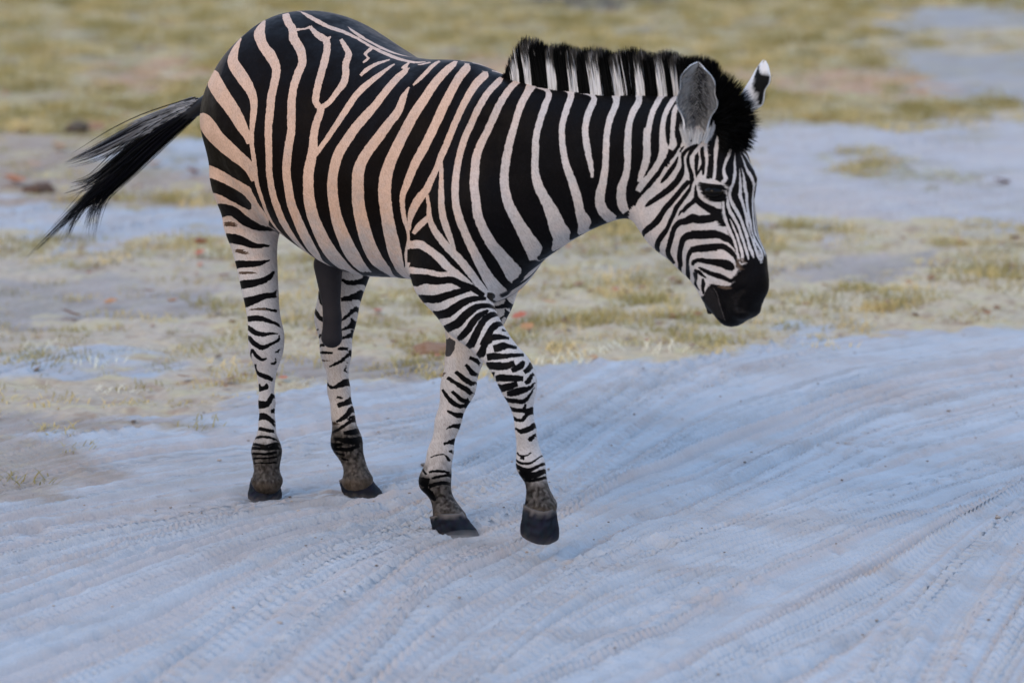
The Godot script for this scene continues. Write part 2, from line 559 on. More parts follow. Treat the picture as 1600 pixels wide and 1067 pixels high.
# ------------------------------------------------------------------ stripes
func st(line: String) -> void:
	var head := line.split(" ", false, 2)
	var n := PackedFloat64Array()
	for v in head[2].split(","):
		n.append(float(v))
	strokes.append([head[0], head[1], n])


func stripes_data() -> void:
	st("A wP 448,2447,463,2439,492,2423,581,2382,652,2351,721,2315,788,2281,834,2258,877,2236,888,2213,899,2191,905,2176,910,2162,926,2141,941,2121,947,2086,866,2096,867,2096,973,2040,996,2001,1032,1955,903,1892,909,1757,944,1037,935,332,541,340,136,348,149,1073,163,1789,378,2068,386,2439,417,2443")
	st("A w 435,2602,417,2706,440,2614,582,2635,596,2487,704,2520,738,2392,820,2430,850,2321,924,2346,900,2257,948,2264")
	st("A w 420,2870,488,2948,467,2868,610,2877,640,2708,729,2746,739,2612,818,2645,809,2533,879,2555,858,2485,907,2493,885,2445,906,2446")
	st("A w 677,3108,706,3090,671,3073,716,3049,663,2995,733,2971,679,2915,750,2932,769,2811,831,2847,843,2738,898,2760,887,2671,935,2674,897,2593,938,2589,901,2514,933,2511,905,2444,936,2444,918,2360,948,2361,920,2313,953,2313,921,2258,953,2259,938,2183,966,2184,949,2108,976,2108,969,2059,993,2056,1012,2009,1025,2011")
	st("A w 770,3230,800,3217,776,3199,825,3176,780,3119,857,3113,852,3014,899,3043,925,2936,973,2972,982,2868,1032,2877,992,2798,1043,2789,991,2711,1042,2703,997,2617,1048,2612,999,2527,1048,2524,1011,2398,1055,2397,1011,2292,1054,2292,1016,2196,1063,2201,1032,2113,1082,2120,1051,2043,1106,2049,1086,1988,1135,1987,1125,1949,1159,1945,1176,1907,1184,1917")
	st("A w 871,3270,893,3290,890,3248,916,3271,946,3179,973,3208,989,3134,1023,3156,1023,3063,1063,3090,1086,2989,1129,3014,1125,2918,1173,2914,1120,2852,1169,2835,1117,2769,1166,2758,1121,2689,1170,2685,1134,2595,1185,2594,1144,2508,1194,2503,1131,2414,1184,2408,1119,2304,1173,2302,1125,2214,1180,2217,1130,2127,1193,2133,1153,2050,1222,2060,1173,1973,1251,1982,1195,1919,1269,1918,1232,1881,1261,1889,1305,1851,1311,1863")
	st("A w 1037,3129,1025,3152,1074,3145,1068,3156,1106,3155,1091,3178")
	st("A w 1089,3162,1094,3182,1146,3106,1152,3139,1189,3074,1193,3119,1215,3058,1242,3080,1238,3001,1279,2998,1251,2926,1297,2916,1258,2852,1302,2841,1262,2770,1305,2761,1266,2688,1309,2688,1293,2642,1326,2659,1310,2624,1354,2620,1293,2555,1340,2543,1286,2481,1336,2475,1283,2412,1342,2404,1272,2355,1335,2343,1257,2295,1324,2286,1252,2234,1321,2233,1249,2152,1323,2156,1257,2071,1334,2083,1279,1994,1360,2012,1298,1923,1389,1945,1329,1871,1423,1890,1392,1848,1449,1848,1461,1823,1467,1840")
	st("A w 1238,3068,1210,3093,1237,3106,1227,3114")
	st("A w 1288,3089,1296,3105,1342,3021,1358,3044,1369,2984,1405,2988,1378,2919,1420,2913,1401,2853,1444,2848,1406,2798,1451,2778,1386,2738,1419,2717,1359,2680,1386,2659,1323,2655,1347,2627")
	st("A w 911,3321,908,3328,967,3295,951,3307,1032,3250,1022,3278,1119,3202,1113,3233,1196,3169,1188,3197,1282,3145,1273,3173,1364,3112,1350,3138,1457,3062,1439,3088,1543,3017,1530,3047,1645,2972,1629,3002,1749,2934,1734,2959,1831,2918,1820,2935,1877,2926,1870,2934")
	st("A w 1470,3062,1489,3043,1465,3046,1488,3027,1465,2996,1484,2993,1495,2970,1513,2965,1487,2935,1499,2925")
	st("A w 1628,2965,1637,2955,1603,2952,1616,2935,1564,2933,1583,2910,1523,2891,1547,2868,1506,2845,1522,2832")
	st("A w 1681,2924,1691,2915,1623,2862,1650,2836,1556,2791,1592,2760,1506,2719,1544,2693,1468,2631,1505,2609,1427,2547,1460,2528,1380,2467,1409,2449,1332,2401,1357,2387,1312,2361,1331,2352")
	st("A w 1765,2938,1778,2928,1747,2884,1785,2882,1806,2874,1800,2886")
	st("A w 1766,2898,1801,2878,1764,2873,1804,2842,1732,2826,1777,2791,1689,2743,1735,2711,1649,2666,1696,2634,1591,2596,1644,2558,1542,2532,1595,2497,1491,2456,1548,2424,1448,2388,1512,2363,1421,2299,1485,2286,1408,2205,1476,2202,1412,2122,1481,2126,1417,2042,1494,2053,1432,1959,1520,1976,1449,1884,1548,1905,1477,1844,1559,1857,1516,1839,1559,1835,1545,1835,1549,1847")
	st("A w 1848,2747,1858,2742,1816,2689,1856,2672,1801,2616,1846,2593,1756,2547,1803,2517,1704,2479,1757,2444,1663,2428,1720,2393,1611,2358,1674,2328,1581,2283,1654,2268,1573,2196,1653,2191,1570,2106,1653,2110,1579,2011,1666,2022,1587,1923,1681,1939,1603,1857,1699,1877,1645,1826,1719,1831,1684,1813,1706,1819")
	st("A w 1951,2937,1973,2922,1933,2907,1962,2882,1912,2847,1938,2826,1887,2798,1908,2780,1870,2760,1879,2752")
	st("A w 1905,2928,1916,2915,1863,2915,1875,2900,1838,2907,1845,2899")
	st("A w 2050,2929,2076,2924,2047,2915,2089,2877,2017,2857,2065,2819,1974,2773,2023,2740,1935,2686,1987,2655,1893,2602,1947,2573,1855,2510,1911,2484,1816,2421,1876,2396,1773,2326,1838,2305,1745,2237,1821,2227,1742,2149,1818,2151,1750,2067,1827,2073,1751,1990,1837,1997,1753,1924,1848,1932,1751,1870,1853,1875,1762,1823,1845,1821,1762,1808,1819,1794,1901,1723,1919,1727")
	st("A w 2121,2906,2155,2902,2133,2892,2184,2852,2113,2808,2162,2779,2083,2709,2135,2684,2050,2617,2104,2593,2019,2518,2069,2496,1975,2413,2026,2390,1933,2325,1982,2305,1893,2222,1937,2208,1870,2144,1905,2139,1874,2076,1903,2078,1886,2018,1913,2023,1902,1980,1924,1982,1905,1928,1925,1926,1875,1872,1913,1865,1855,1818,1910,1804,1753,1812,1802,1796")
	st("A w 2245,2849,2279,2847,2258,2845,2302,2805,2225,2767,2273,2734,2198,2674,2249,2646,2169,2592,2213,2571,2140,2513,2182,2495,2116,2434,2157,2418,2091,2364,2132,2348,2069,2286,2105,2271,2037,2228,2079,2210,2014,2186,2059,2161,1969,2144,2015,2117,1928,2084,1974,2067,1915,2023,1944,2018,1913,1974,1933,1972")
	st("A w 2088,2330,2122,2331,2108,2268,2136,2267,2117,2205,2151,2202,2125,2117,2167,2114,2133,2031,2180,2034,2164,1948,2205,1957,2196,1887,2223,1894,2211,1849,2230,1855,2222,1834,2235,1839")
	st("A w 2030,2144,2053,2145,2044,2085,2073,2083,2042,2027,2083,2027,2072,1962,2113,1973,2116,1907,2155,1926,2166,1855,2202,1880,2219,1808,2253,1835,2264,1758,2298,1785,2305,1705,2332,1732,2339,1657,2357,1688,2372,1612,2358,1650,2386,1612,2395,1624")
	st("A w 1959,1949,1940,1960,2007,1982,1975,2005,2055,2010,2027,2033,2068,2031,2054,2040")
	st("A w 1902,1894,1905,1916,1931,1883,1934,1922,1994,1876,2011,1914,2056,1840,2087,1871,2115,1796,2152,1829,2166,1758,2195,1788,2222,1733,2239,1756,2270,1707,2282,1722,2301,1687,2306,1694")
	st("A wP 1859,1811,1896,1800,1929,1792,1984,1777,2031,1768,2089,1757,2142,1748,2179,1751,2214,1755,2247,1740,2277,1726,2295,1709,2314,1693,2325,1688,2336,1684,2350,1650,2369,1614,2385,1602,2392,1596,2416,1574,2451,1543,2525,1482,2597,1419,2672,1304,2717,1217,2809,679,2900,142,2531,183,2105,199,1910,830,1715,1465,1830,1595,1756,1824,1804,1820")
	st("A w 2362,2809,2389,2809,2358,2797,2397,2759,2336,2727,2375,2697,2311,2641,2349,2619,2274,2553,2313,2534,2232,2460,2275,2443,2209,2363,2252,2350,2203,2272,2246,2264,2206,2181,2250,2177,2214,2108,2257,2110,2230,2031,2275,2039,2259,1950,2301,1964,2290,1875,2331,1893,2318,1802,2360,1827,2341,1740,2382,1776,2359,1682,2403,1740,2346,1677,2412,1723,2310,1656,2314,1668")
	st("A w 2460,2787,2500,2768,2442,2740,2476,2711,2419,2661,2454,2641,2395,2574,2430,2558,2366,2497,2402,2481,2332,2421,2371,2404,2308,2349,2353,2338,2305,2267,2352,2263,2311,2176,2356,2179,2327,2097,2371,2104,2337,2021,2382,2034,2361,1949,2405,1971,2389,1884,2434,1915,2417,1838,2467,1876,2431,1795,2498,1839,2438,1766,2511,1812,2450,1753,2446,1757")
	st("A w 2534,2761,2598,2742,2538,2704,2576,2678,2516,2612,2554,2595,2502,2520,2537,2508,2481,2435,2521,2423,2466,2359,2509,2350,2457,2273,2501,2269,2459,2193,2501,2198,2475,2105,2519,2122,2501,2038,2546,2064,2528,1979,2582,2006,2549,1921,2616,1953,2564,1878,2646,1904,2565,1852,2600,1864")
	st("A w 2585,2730,2659,2722,2654,2687,2689,2665,2644,2595,2679,2579,2629,2513,2663,2500,2618,2433,2653,2426,2616,2347,2654,2344,2619,2263,2657,2262,2627,2184,2674,2195,2662,2107,2710,2127,2687,2037,2750,2061,2696,1980,2774,2007,2706,1945,2786,1960,2696,1920,2671,1896")
	st("A w 2729,2700,2794,2698,2773,2665,2807,2644,2763,2573,2796,2558,2752,2489,2784,2481,2756,2408,2787,2406,2768,2322,2801,2324,2782,2260,2818,2267,2806,2186,2846,2196,2825,2115,2869,2122,2833,2048,2879,2057,2835,1995,2900,2012,2822,1973,2831,1968")
	st("A w 2833,2669,2900,2664,2894,2635,2928,2610,2879,2551,2912,2536,2870,2458,2902,2452,2879,2377,2913,2377,2897,2300,2927,2303,2915,2236,2937,2237,2924,2197,2933,2196")
	st("A w 2985,2657,3038,2639,3011,2588,3045,2563,2994,2500,3027,2484,2984,2419,3017,2410,2982,2335,3015,2329,2980,2256,3013,2249,2963,2183,3002,2173,2938,2111,2985,2106,2938,2055,2987,2069,2962,2021,3007,2047,2992,2018,3026,2033")
	st("A w 3106,2645,3149,2626,3128,2585,3163,2557,3110,2523,3145,2502,3100,2459,3132,2446,3095,2393,3127,2385,3093,2331,3128,2325,3093,2283,3129,2278")
	st("A w 3094,2426,3130,2419,3095,2332,3132,2326,3094,2245,3129,2238,3082,2193,3117,2182,3055,2148,3100,2136,3044,2097,3094,2096,3048,2054,3097,2063,3064,2035,3102,2040")
	st("A w 3234,2625,3275,2604,3233,2568,3265,2542,3218,2497,3248,2481,3209,2428,3240,2417,3202,2364,3235,2357,3198,2299,3237,2292,3191,2237,3230,2230")
	st("A w 3196,2411,3232,2403,3195,2336,3231,2331,3199,2283,3238,2276,3185,2231,3222,2219,3167,2185,3195,2173,3158,2157,3174,2150")
	st("A w 3332,2616,3362,2583,3310,2547,3337,2525,3293,2478,3320,2465,3285,2409,3314,2403,3286,2345,3318,2343,3288,2293,3337,2288,3281,2251,3319,2241")
	st("A w 3283,2372,3317,2369,3285,2329,3322,2327,3284,2285,3330,2277,3275,2252,3310,2235,3246,2213,3274,2194,3209,2180,3233,2160,3166,2147,3194,2127,3145,2118,3170,2105")
	st("A w 3371,2545,3384,2533,3344,2502,3370,2489,3342,2430,3368,2425,3344,2359,3369,2358,3343,2314,3382,2307,3331,2290,3360,2274")
	st("A k 533,2151,537,2212,590,2147,629,2195,658,2138,709,2174,716,2100,766,2133,787,2080,816,2108,856,2092,873,2097")
	st("A k 468,2290,494,2348,489,2286,548,2333,619,2235,672,2281,714,2193,783,2226,772,2167,839,2176,796,2157,816,2157")
	st("A k 567,2025,577,2068,604,2017,630,2061,675,2003,698,2047,763,1988,770,2018,832,2010,833,2022")
	st("A k 607,1887,605,1931,641,1885,647,1925,728,1887,726,1922,790,1901,786,1927,834,1936,833,1944")
	st("A k 636,1773,628,1820,675,1777,672,1821,757,1785,748,1823,825,1822,813,1846,850,1885,847,1889")
	st("A b 584,2105,589,2122,629,2098,643,2115,663,2090,671,2097")
	st("A b 649,1970,655,1982,675,1961,685,1979,713,1954,717,1962")
	st("A b 661,1857,662,1865,704,1852,705,1864,758,1856,759,1863")
	st("A k 648,1778,637,1816,660,1782,656,1819,731,1784,726,1815,800,1804,792,1830,839,1837,829,1852,851,1887,849,1890")
	st("A k 681,1682,670,1734,717,1682,702,1731,769,1698,756,1738,823,1729,816,1759,857,1749,849,1772,857,1790,857,1793")
	st("A b 738,1662,737,1667,769,1663,768,1672,808,1667,808,1677,820,1666,821,1679")
	st("A k 819,1670,822,1681,851,1665,853,1680,866,1670,865,1685")
	st("A k 699,1605,699,1637,727,1602,726,1633,781,1604,784,1636,819,1602,825,1626,865,1595,867,1612,886,1589,877,1608")
	st("A k 683,1566,691,1590,714,1552,737,1573,756,1528,768,1554,814,1521,814,1545,851,1537,850,1550,880,1545,880,1553")
	st("A k 683,1518,708,1531,701,1509,735,1519,750,1470,772,1491,803,1450,806,1476,852,1480,848,1493,884,1506,880,1520,890,1535,886,1548")
	st("A k 703,1371,696,1370,721,1418,704,1419,735,1437,733,1459,752,1413,773,1427,790,1394,797,1410,823,1407,822,1415")
	st("A k 864,1443,863,1447,877,1454,876,1462,886,1469,887,1474")
	st("A k 836,1381,836,1390,855,1391,856,1403,864,1415,860,1428")
	st("A k 736,1381,754,1381,724,1356,749,1357,749,1325,771,1339,792,1306,806,1331,829,1299,834,1318")
	st("A k 746,1280,761,1281,735,1241,768,1267,801,1252,786,1273,809,1280,800,1284")
	st("A k 743,1150,743,1194,780,1149,772,1190,816,1171,797,1193,833,1229,822,1238")
	st("A k 737,1084,743,1125,786,1088,795,1123,815,1078,826,1099,830,1058,830,1074")
	st("A k 817,1130,817,1147,832,1135,829,1159")
	st("A k 739,1031,744,1051,799,1023,803,1042,833,1023,830,1042")
	st("A k 714,984,712,996,793,988,793,1002,836,984,836,997,850,979,849,990")
	st("A k 692,950,706,963,790,935,788,951,827,950,824,962,859,963,857,980")
	st("A k 689,924,688,944,801,919,800,938,864,938,850,964")
	st("A k 691,896,690,906,802,891,802,906,854,910,854,925")
	st("A k 697,869,696,878,800,872,801,881,854,888,854,897")
	st("A k 715,844,716,851,808,848,809,856,851,860,851,869")
	st("A k 1888,1824,1900,1884,1936,1812,1949,1878,1989,1795,2022,1862,2056,1775,2090,1821,2125,1753,2142,1775,2159,1748,2163,1753")
	st("A k 1827,1765,1838,1788,1954,1691,1955,1752,2040,1692,2044,1737,2120,1685,2124,1724,2191,1694,2199,1728,2245,1675,2259,1709,2297,1664,2310,1695,2343,1638,2351,1666")
	st("A k 1962,1610,1964,1652,1989,1614,2020,1642,2095,1597,2093,1636,2179,1618,2169,1652,2247,1644,2238,1674,2289,1664,2282,1689")
	st("A k 2051,1529,2052,1569,2093,1527,2098,1563,2180,1528,2156,1570,2254,1578,2233,1611,2302,1609,2294,1640,2358,1633,2354,1652")
	st("A k 2137,1461,2118,1492,2179,1463,2160,1498,2241,1479,2210,1514,2295,1529,2264,1563,2332,1569,2317,1600,2372,1591,2369,1618,2395,1593,2393,1609")
	st("A k 2212,1417,2200,1431,2259,1423,2232,1445,2301,1454,2270,1476,2343,1517,2318,1541,2374,1558,2363,1575,2380,1576,2378,1580")
	st("A k 2273,1376,2247,1394,2319,1380,2276,1404,2347,1426,2309,1443,2371,1489,2341,1508,2394,1532,2375,1559,2409,1545,2400,1577,2412,1559,2408,1573")
	st("A k 2333,1326,2312,1346,2382,1331,2338,1355,2394,1375,2365,1391,2418,1396,2386,1426,2423,1406,2409,1442,2452,1416,2448,1448,2493,1425,2488,1442")
	st("A k 2384,1372,2350,1388,2408,1427,2377,1443,2420,1460,2393,1480,2430,1476,2410,1512,2446,1505,2435,1529")
	st("A k 2451,1471,2450,1488,2468,1470,2463,1480")
	st("A k 2435,1345,2424,1383,2459,1348,2445,1391,2485,1360,2473,1404,2501,1369,2498,1397,2537,1372,2531,1393")
	st("A k 2394,1305,2390,1339,2443,1305,2438,1343,2491,1308,2485,1338,2533,1318,2528,1343,2578,1333,2571,1353")
	st("A k 2377,1271,2384,1299,2409,1262,2416,1296,2461,1249,2460,1291,2514,1251,2503,1289,2550,1276,2537,1303")
	st("A k 2538,1234,2527,1255,2560,1244,2545,1271,2584,1267,2564,1288,2588,1302,2575,1309")
	st("A k 2409,1225,2413,1249,2425,1217,2442,1242")
	st("A k 2439,1201,2442,1225,2477,1192,2478,1228,2532,1189,2534,1223,2588,1194,2588,1223")
	st("A k 2595,1235,2584,1252,2612,1258,2597,1273,2616,1306,2603,1315")
	st("A k 2445,1150,2446,1187,2480,1144,2480,1179,2530,1150,2520,1183,2566,1169,2558,1192")
	st("A k 2601,1178,2590,1192,2618,1196,2602,1211,2626,1249,2620,1252")
	st("A k 2505,1121,2504,1142,2533,1118,2527,1148,2572,1128,2564,1161,2616,1158,2610,1175,2634,1201,2633,1205")
	st("A k 2474,1106,2479,1125,2501,1096,2513,1112,2547,1085,2551,1107,2588,1088,2582,1106,2615,1127,2607,1134,2632,1177,2631,1177")
	st("A k 2502,1059,2504,1078,2543,1044,2547,1064,2580,1042,2584,1065,2599,1029,2604,1069,2617,1043,2616,1081")
	st("A k 2594,1060,2577,1063,2598,1087,2589,1088")
	st("A k 2514,1018,2521,1033,2544,1000,2550,1015,2578,996,2570,1014,2595,1020,2584,1034,2619,1054,2614,1069")
	st("A k 2531,965,2537,970,2570,935,2571,960,2615,950,2605,977,2636,982,2625,1003")
	st("A k 2609,898,2601,912,2624,909,2616,927,2633,934,2633,948")
	st("A k 2534,844,2543,849,2567,819,2569,830,2601,822,2597,831,2620,840,2616,846")
	st("A k 2563,809,2565,819,2587,802,2588,815")
	st("A k 2529,807,2537,817,2564,781,2568,794,2616,777,2613,791,2648,808,2644,816,2669,846,2666,851")
	st("A k 2527,779,2537,792,2566,747,2576,766,2616,738,2614,760,2655,765,2650,780,2688,799,2683,812")
	st("A k 2546,731,2560,748,2593,706,2600,739,2649,712,2643,744,2686,748,2680,769")
	st("A k 2579,698,2585,708,2622,689,2621,705,2662,699,2659,716,2686,717,2684,732")
	st("A k 2533,578,2530,601,2566,583,2569,620,2592,568,2609,586")
	st("B wP -433,2659,1876,2455,1884,154,-468,164")
	st("B k 237,2113,243,2122,279,2091,286,2114,326,2104,329,2127,371,2131,365,2165")
	st("B k 234,2001,232,2022,283,2015,284,2044,336,2047,331,2083")
	st("B k 228,1895,224,1899,262,1926,255,1940,296,1975,296,1996")
	st("B k 218,1843,216,1848,259,1866,256,1885,290,1898,276,1930")
	st("B k 224,1803,221,1816,253,1821,251,1837,277,1854,268,1871")
	st("B k 204,1744,205,1758,250,1749,251,1767")
	st("B k 67,2061,80,2063,81,2026,110,2026,103,1985,129,1995,135,1961,150,1971")
	st("B k 34,1966,47,1976,53,1941,85,1945,92,1900,111,1916,141,1882,151,1900")
	st("B k 47,1845,46,1855,87,1846,87,1852")
	st("B k 68,1806,61,1818,106,1815,98,1826,132,1829,128,1834")
	st("B k 75,1759,72,1773,127,1758,124,1775")
	st("B k 82,1724,82,1735,138,1716,139,1731,178,1720,178,1730")
	st("B b 83,1689,90,1692,136,1678,137,1682")
	st("B k 153,1645,149,1652,213,1672,206,1684,249,1717,242,1725,259,1762,255,1765")
	st("B k 240,1630,228,1634,237,1657,234,1657,245,1691,246,1689")
	st("B k 108,1575,115,1582,161,1529,166,1546,216,1539,207,1566,262,1565,252,1609")
	st("B k 198,1478,201,1492,233,1476,234,1486")
	st("B k 211,1426,201,1446,258,1446,246,1474,284,1480,269,1512")
	st("B k 208,1341,200,1351,258,1367,244,1387,294,1429,275,1453")
	st("B b 157,1345,164,1351,203,1330,206,1338")
	st("B k 177,1282,160,1296,219,1295,207,1308,258,1324,250,1339,301,1369,295,1384")
	st("B k 266,1361,264,1373,294,1381,290,1400")
	st("B k 255,1278,252,1295,298,1279,291,1312,323,1297,319,1335")
	st("B k 199,1245,200,1259,273,1228,274,1261,320,1230,314,1270,341,1250,335,1292")
	st("B k 150,1217,151,1238,208,1207,208,1227,256,1219,253,1230")
	st("B k 162,1192,162,1209,286,1186,285,1206,338,1219,333,1242")
	st("B k 190,1173,205,1180,263,1158,266,1168")
	st("B k 235,1142,240,1150,286,1133,288,1140")
	st("B k 1328,1885,1329,1895,1380,1894,1384,1912,1419,1919,1416,1946")
	st("B k 1351,1833,1350,1840,1372,1853,1374,1862,1401,1881,1393,1897")
	st("B k 1354,1819,1354,1830,1355,1841,1368,1844")
	st("B gP 1040,1726,1067,1724,1084,1728,1104,1716,1122,1706,1120,1686,1119,1665,1109,1647,1098,1629,1082,1628,1063,1629,1043,1656,1037,1677,1038,1701")
	st("B k 1201,1617,1207,1633,1231,1605,1241,1626,1241,1588,1246,1615")
	st("B k 1179,1582,1192,1593,1207,1538,1222,1561,1224,1536,1233,1558")
	st("B k 1123,1539,1135,1552,1167,1502,1181,1525,1204,1480,1212,1506,1216,1485,1223,1510")
	st("B k 1077,1505,1087,1520,1140,1467,1151,1488,1183,1444,1196,1469,1199,1428,1215,1450")
	st("B k 1043,1446,1059,1452,1094,1384,1113,1401,1145,1355,1153,1378,1187,1374,1186,1394")
	st("B k 1109,1433,1121,1446,1160,1389,1172,1410,1191,1393,1195,1417")
	st("B k 1086,1332,1089,1341,1132,1312,1136,1331,1165,1318,1167,1339")
	st("B b 1034,1526,1025,1532,1060,1536,1044,1545")
	st("B k 1087,1330,1090,1338,1137,1304,1142,1325,1170,1316,1169,1340")
	st("B k 1091,1232,1086,1238,1104,1242,1099,1253,1128,1249,1129,1269,1145,1249,1149,1279")
	st("B k 1075,1151,1072,1161,1111,1163,1110,1189,1137,1174,1129,1205")
	st("B k 1004,1077,1001,1082,1070,1097,1070,1104,1090,1079,1096,1092,1098,1067,1106,1080")
	st("B k 1099,1118,1101,1127,1110,1112,1113,1133")
	st("B k 937,1024,946,1031,978,982,990,989")
	st("B k 1000,993,996,1006,1045,1002,1045,1016,1097,1005,1097,1019")
	st("B k 917,962,928,979,942,930,970,971,995,916,1008,966")
	st("B k 1017,960,1014,973,1064,975,1061,990,1107,996,1105,1012")
	st("B k 1006,910,998,932,1067,936,1064,956,1108,945,1110,963")
	st("B k 922,895,929,906,959,894,979,921,991,875,1026,895,1037,843,1052,852")
	st("C wP 549,961,530,930,511,899,489,876,466,853,442,834,418,815,408,802,398,789,384,766,369,743,349,730,328,720,324,701,329,670,359,624,382,587,451,520,520,453,587,394,647,344,683,289,712,242,713,201,715,160,800,111,857,84,921,90,995,90,1071,162,1157,227,1160,348,1154,477,1117,578,1079,680,1074,809,1068,937,1025,1006,983,1074,899,1155,807,1244,759,1216,689,1211,656,1145,617,1085,623,1051,628,1019,612,998,595,979,572,970")
	st("C w 578,1287,606,1258,551,1226,579,1203,534,1157,562,1144,525,1089,555,1082,526,1024,560,1022,529,971,579,966,522,930,562,918")
	st("C w 523,1051,558,1048,526,1008,563,1006,525,964,572,955,516,930,553,912,487,891,517,871,450,859,476,837,407,826,436,804,387,796,414,780")
	st("C w 614,1221,628,1209,586,1180,612,1167,584,1108,610,1103,585,1037,611,1036,584,992,625,984,572,968,603,951")
	st("C w 474,1305,518,1280,473,1247,506,1221,458,1176,488,1161,449,1108,481,1097,443,1044,476,1036,438,978,477,971,432,916,471,909")
	st("C w 436,1091,472,1083,435,1015,472,1010,439,963,478,955,425,911,463,898,407,864,437,852,399,836,416,829")
	st("C w 334,1106,370,1099,335,1012,372,1006,334,925,369,918,322,873,357,862,295,828,341,815,284,777,335,774,289,733,340,740,309,708,350,710")
	st("C k 597,1124,618,1124,601,1096,622,1095,602,1058,626,1059,614,1021,639,1029,630,1002,650,1002,620,985,639,974,600,967,625,950,575,939,601,920,548,915,570,895")
	st("C k 580,958,610,941,568,941,597,923,535,902,558,886,498,864,521,846,452,828,474,808,414,802,435,783,389,778,409,764,373,756,390,746,362,738,379,729")
	st("C k 627,927,633,925,604,897,623,887,575,871,599,855,550,846,570,830,529,826,543,815,526,813,531,810")
	st("C k 659,976,664,972,642,964,653,956,636,947,642,944")
	st("C k 717,985,720,982,687,972,698,959,657,950,674,938,646,921,662,917,647,891,665,891")
	st("C k 647,945,666,943,646,911,662,911,648,879,667,877,631,850,664,837,609,823,640,801,571,795,596,769,530,776,550,749,489,757,506,733,458,742,474,721,441,728,452,714,431,716,433,713")
	st("C k 793,1121,810,1116,787,1101,806,1093,774,1074,797,1063,760,1039,779,1027,737,1008,753,996,708,975,725,963,688,948,706,938,676,920,694,916,676,889,696,890,685,859,706,863,694,828,719,831,696,801,722,801")
	st("C k 692,822,718,821,695,806,716,793,677,807,695,786,645,783,667,765,611,755,634,736,576,729,600,708,542,705,567,684,522,683,548,665,488,648,517,625,462,632,484,606,430,621,453,596,403,610,429,592,401,591,406,590")
	st("C k 702,801,715,798,696,783,709,779,684,765,701,755,659,742,679,728,631,716,653,701,601,692,626,677,584,660,607,649,563,630,586,619,550,606,571,594,529,587,552,571,503,566,528,549,481,546,510,534,469,528,501,520,475,517,500,509,487,508,490,510")
	st("C k 727,782,734,782,723,758,739,757,720,730,747,731,725,701,756,716,758,674,780,698,790,655,809,686,822,637,842,674,853,627,868,661")
	st("C k 723,728,748,706,700,705,718,688,673,691,692,673,647,670,662,653,634,668,647,657,623,645,628,642")
	st("C kP 808,671,840,670,871,669,874,656,878,643,882,629,887,615,898,600,908,585,890,583,871,582,860,594,848,607,834,617,821,628,814,649")
	st("C k 870,650,878,620,813,640,820,601,755,634,755,593,710,645,715,599,664,630,677,596,622,626,639,598,590,607,615,589,574,582,602,571,562,555,590,546,549,529,576,521,536,507,564,500,530,486,562,485,540,469,572,467,565,445,581,444")
	st("C k 697,528,700,566,767,520,768,562,830,523,831,564,861,522,872,556,888,510,903,544,909,505,928,530,928,489,947,502,949,468,956,473")
	st("C k 849,565,852,525,785,561,787,523,718,561,719,525,668,561,683,526,630,544,661,523,615,516,649,504,603,490,636,480,595,461,630,455,596,431,626,425,591,423,615,417,603,405,612,405")
	st("C k 695,463,691,493,765,463,762,496,831,466,829,498,877,469,882,500,902,459,918,484,926,443,944,462,947,427,961,433,956,404,964,406")
	st("C k 849,496,853,463,782,492,783,461,729,492,732,463,690,488,708,464,667,467,693,453,657,446,682,437,650,425,676,418,641,408,673,399,634,387,664,381,638,368,655,365")
	st("C k 935,439,954,447,953,413,965,416,959,381,966,382")
	st("C k 705,402,689,408,715,411,697,427,734,415,732,435,764,409,769,433,813,399,820,427,862,387,872,423,896,374,915,417,914,368,943,400,937,365,951,376")
	st("C k 733,389,737,395,753,375,763,388,783,358,794,376,817,344,826,365,852,333,863,357,891,321,902,340,931,309,928,328,958,327,945,339")
	st("C k 701,380,710,388,729,364,743,377,759,345,769,354,782,337,784,340")
	st("C k 696,378,730,371,686,355,724,340,678,336,712,324,723,289,736,284")
	st("C k 753,336,767,336,748,311,777,308,746,290,769,288,756,262,770,262")
	st("C kP 767,261,775,268,783,275,788,288,791,301,800,306,808,310,824,308,840,305,859,302,878,298,901,297,926,296,934,305,941,315,946,331,950,347,958,353,965,360,971,375,976,390,989,395,1002,399,1010,410,1018,420,1031,425,1044,430,1056,427,1069,424,1077,417,1084,411,1109,426,1148,429,1147,265,1147,100,928,87,700,82,698,176,705,262,746,253")
	st("C kP 759,1083,770,1099,781,1116,791,1133,800,1151,833,1203,881,1241,963,1200,1045,1160,1049,1048,1054,935,1056,876,1059,817,1027,814,997,809,969,788,933,774,916,778,897,783,887,787,876,792,858,796,839,800,815,807,790,815,785,844,780,873,783,896,787,920,783,954,779,988,793,1014,807,1041,783,1061")
	st("C kP 889,808,897,802,905,796,904,781,903,765,896,736,889,705,882,686,874,667,884,636,893,605,933,510,977,411,1018,415,1057,421,1064,547,1102,650,1087,784,1081,910,994,892,921,862,907,833")
	st("C k 752,976,768,975,748,957,771,958,749,930,776,933,757,904,780,907,760,873,780,873,763,841,777,841,770,829,775,830")
	st("C k 764,896,779,889,748,865,761,858,733,834,743,829")
	st("C k 727,947,737,947,720,918,745,917,721,886,743,885,723,854,741,854,732,819,738,819")
	st("C k 926,792,911,782,903,716,868,704,935,669,891,651,962,633,913,616,982,564,949,551,1037,501,982,484,1071,435,1029,420,1060,371,1030,360")
	st("C w 799,1115,811,1117,801,1102,813,1102,794,1063,812,1058,781,1026,798,1018,764,998,783,993,768,970,784,972,771,938,788,940,779,906,793,907,779,874,792,873,778,842,790,840,773,816,787,814")
	st("C w 760,995,771,983,739,974,749,965,725,956,737,947,709,934,720,926")
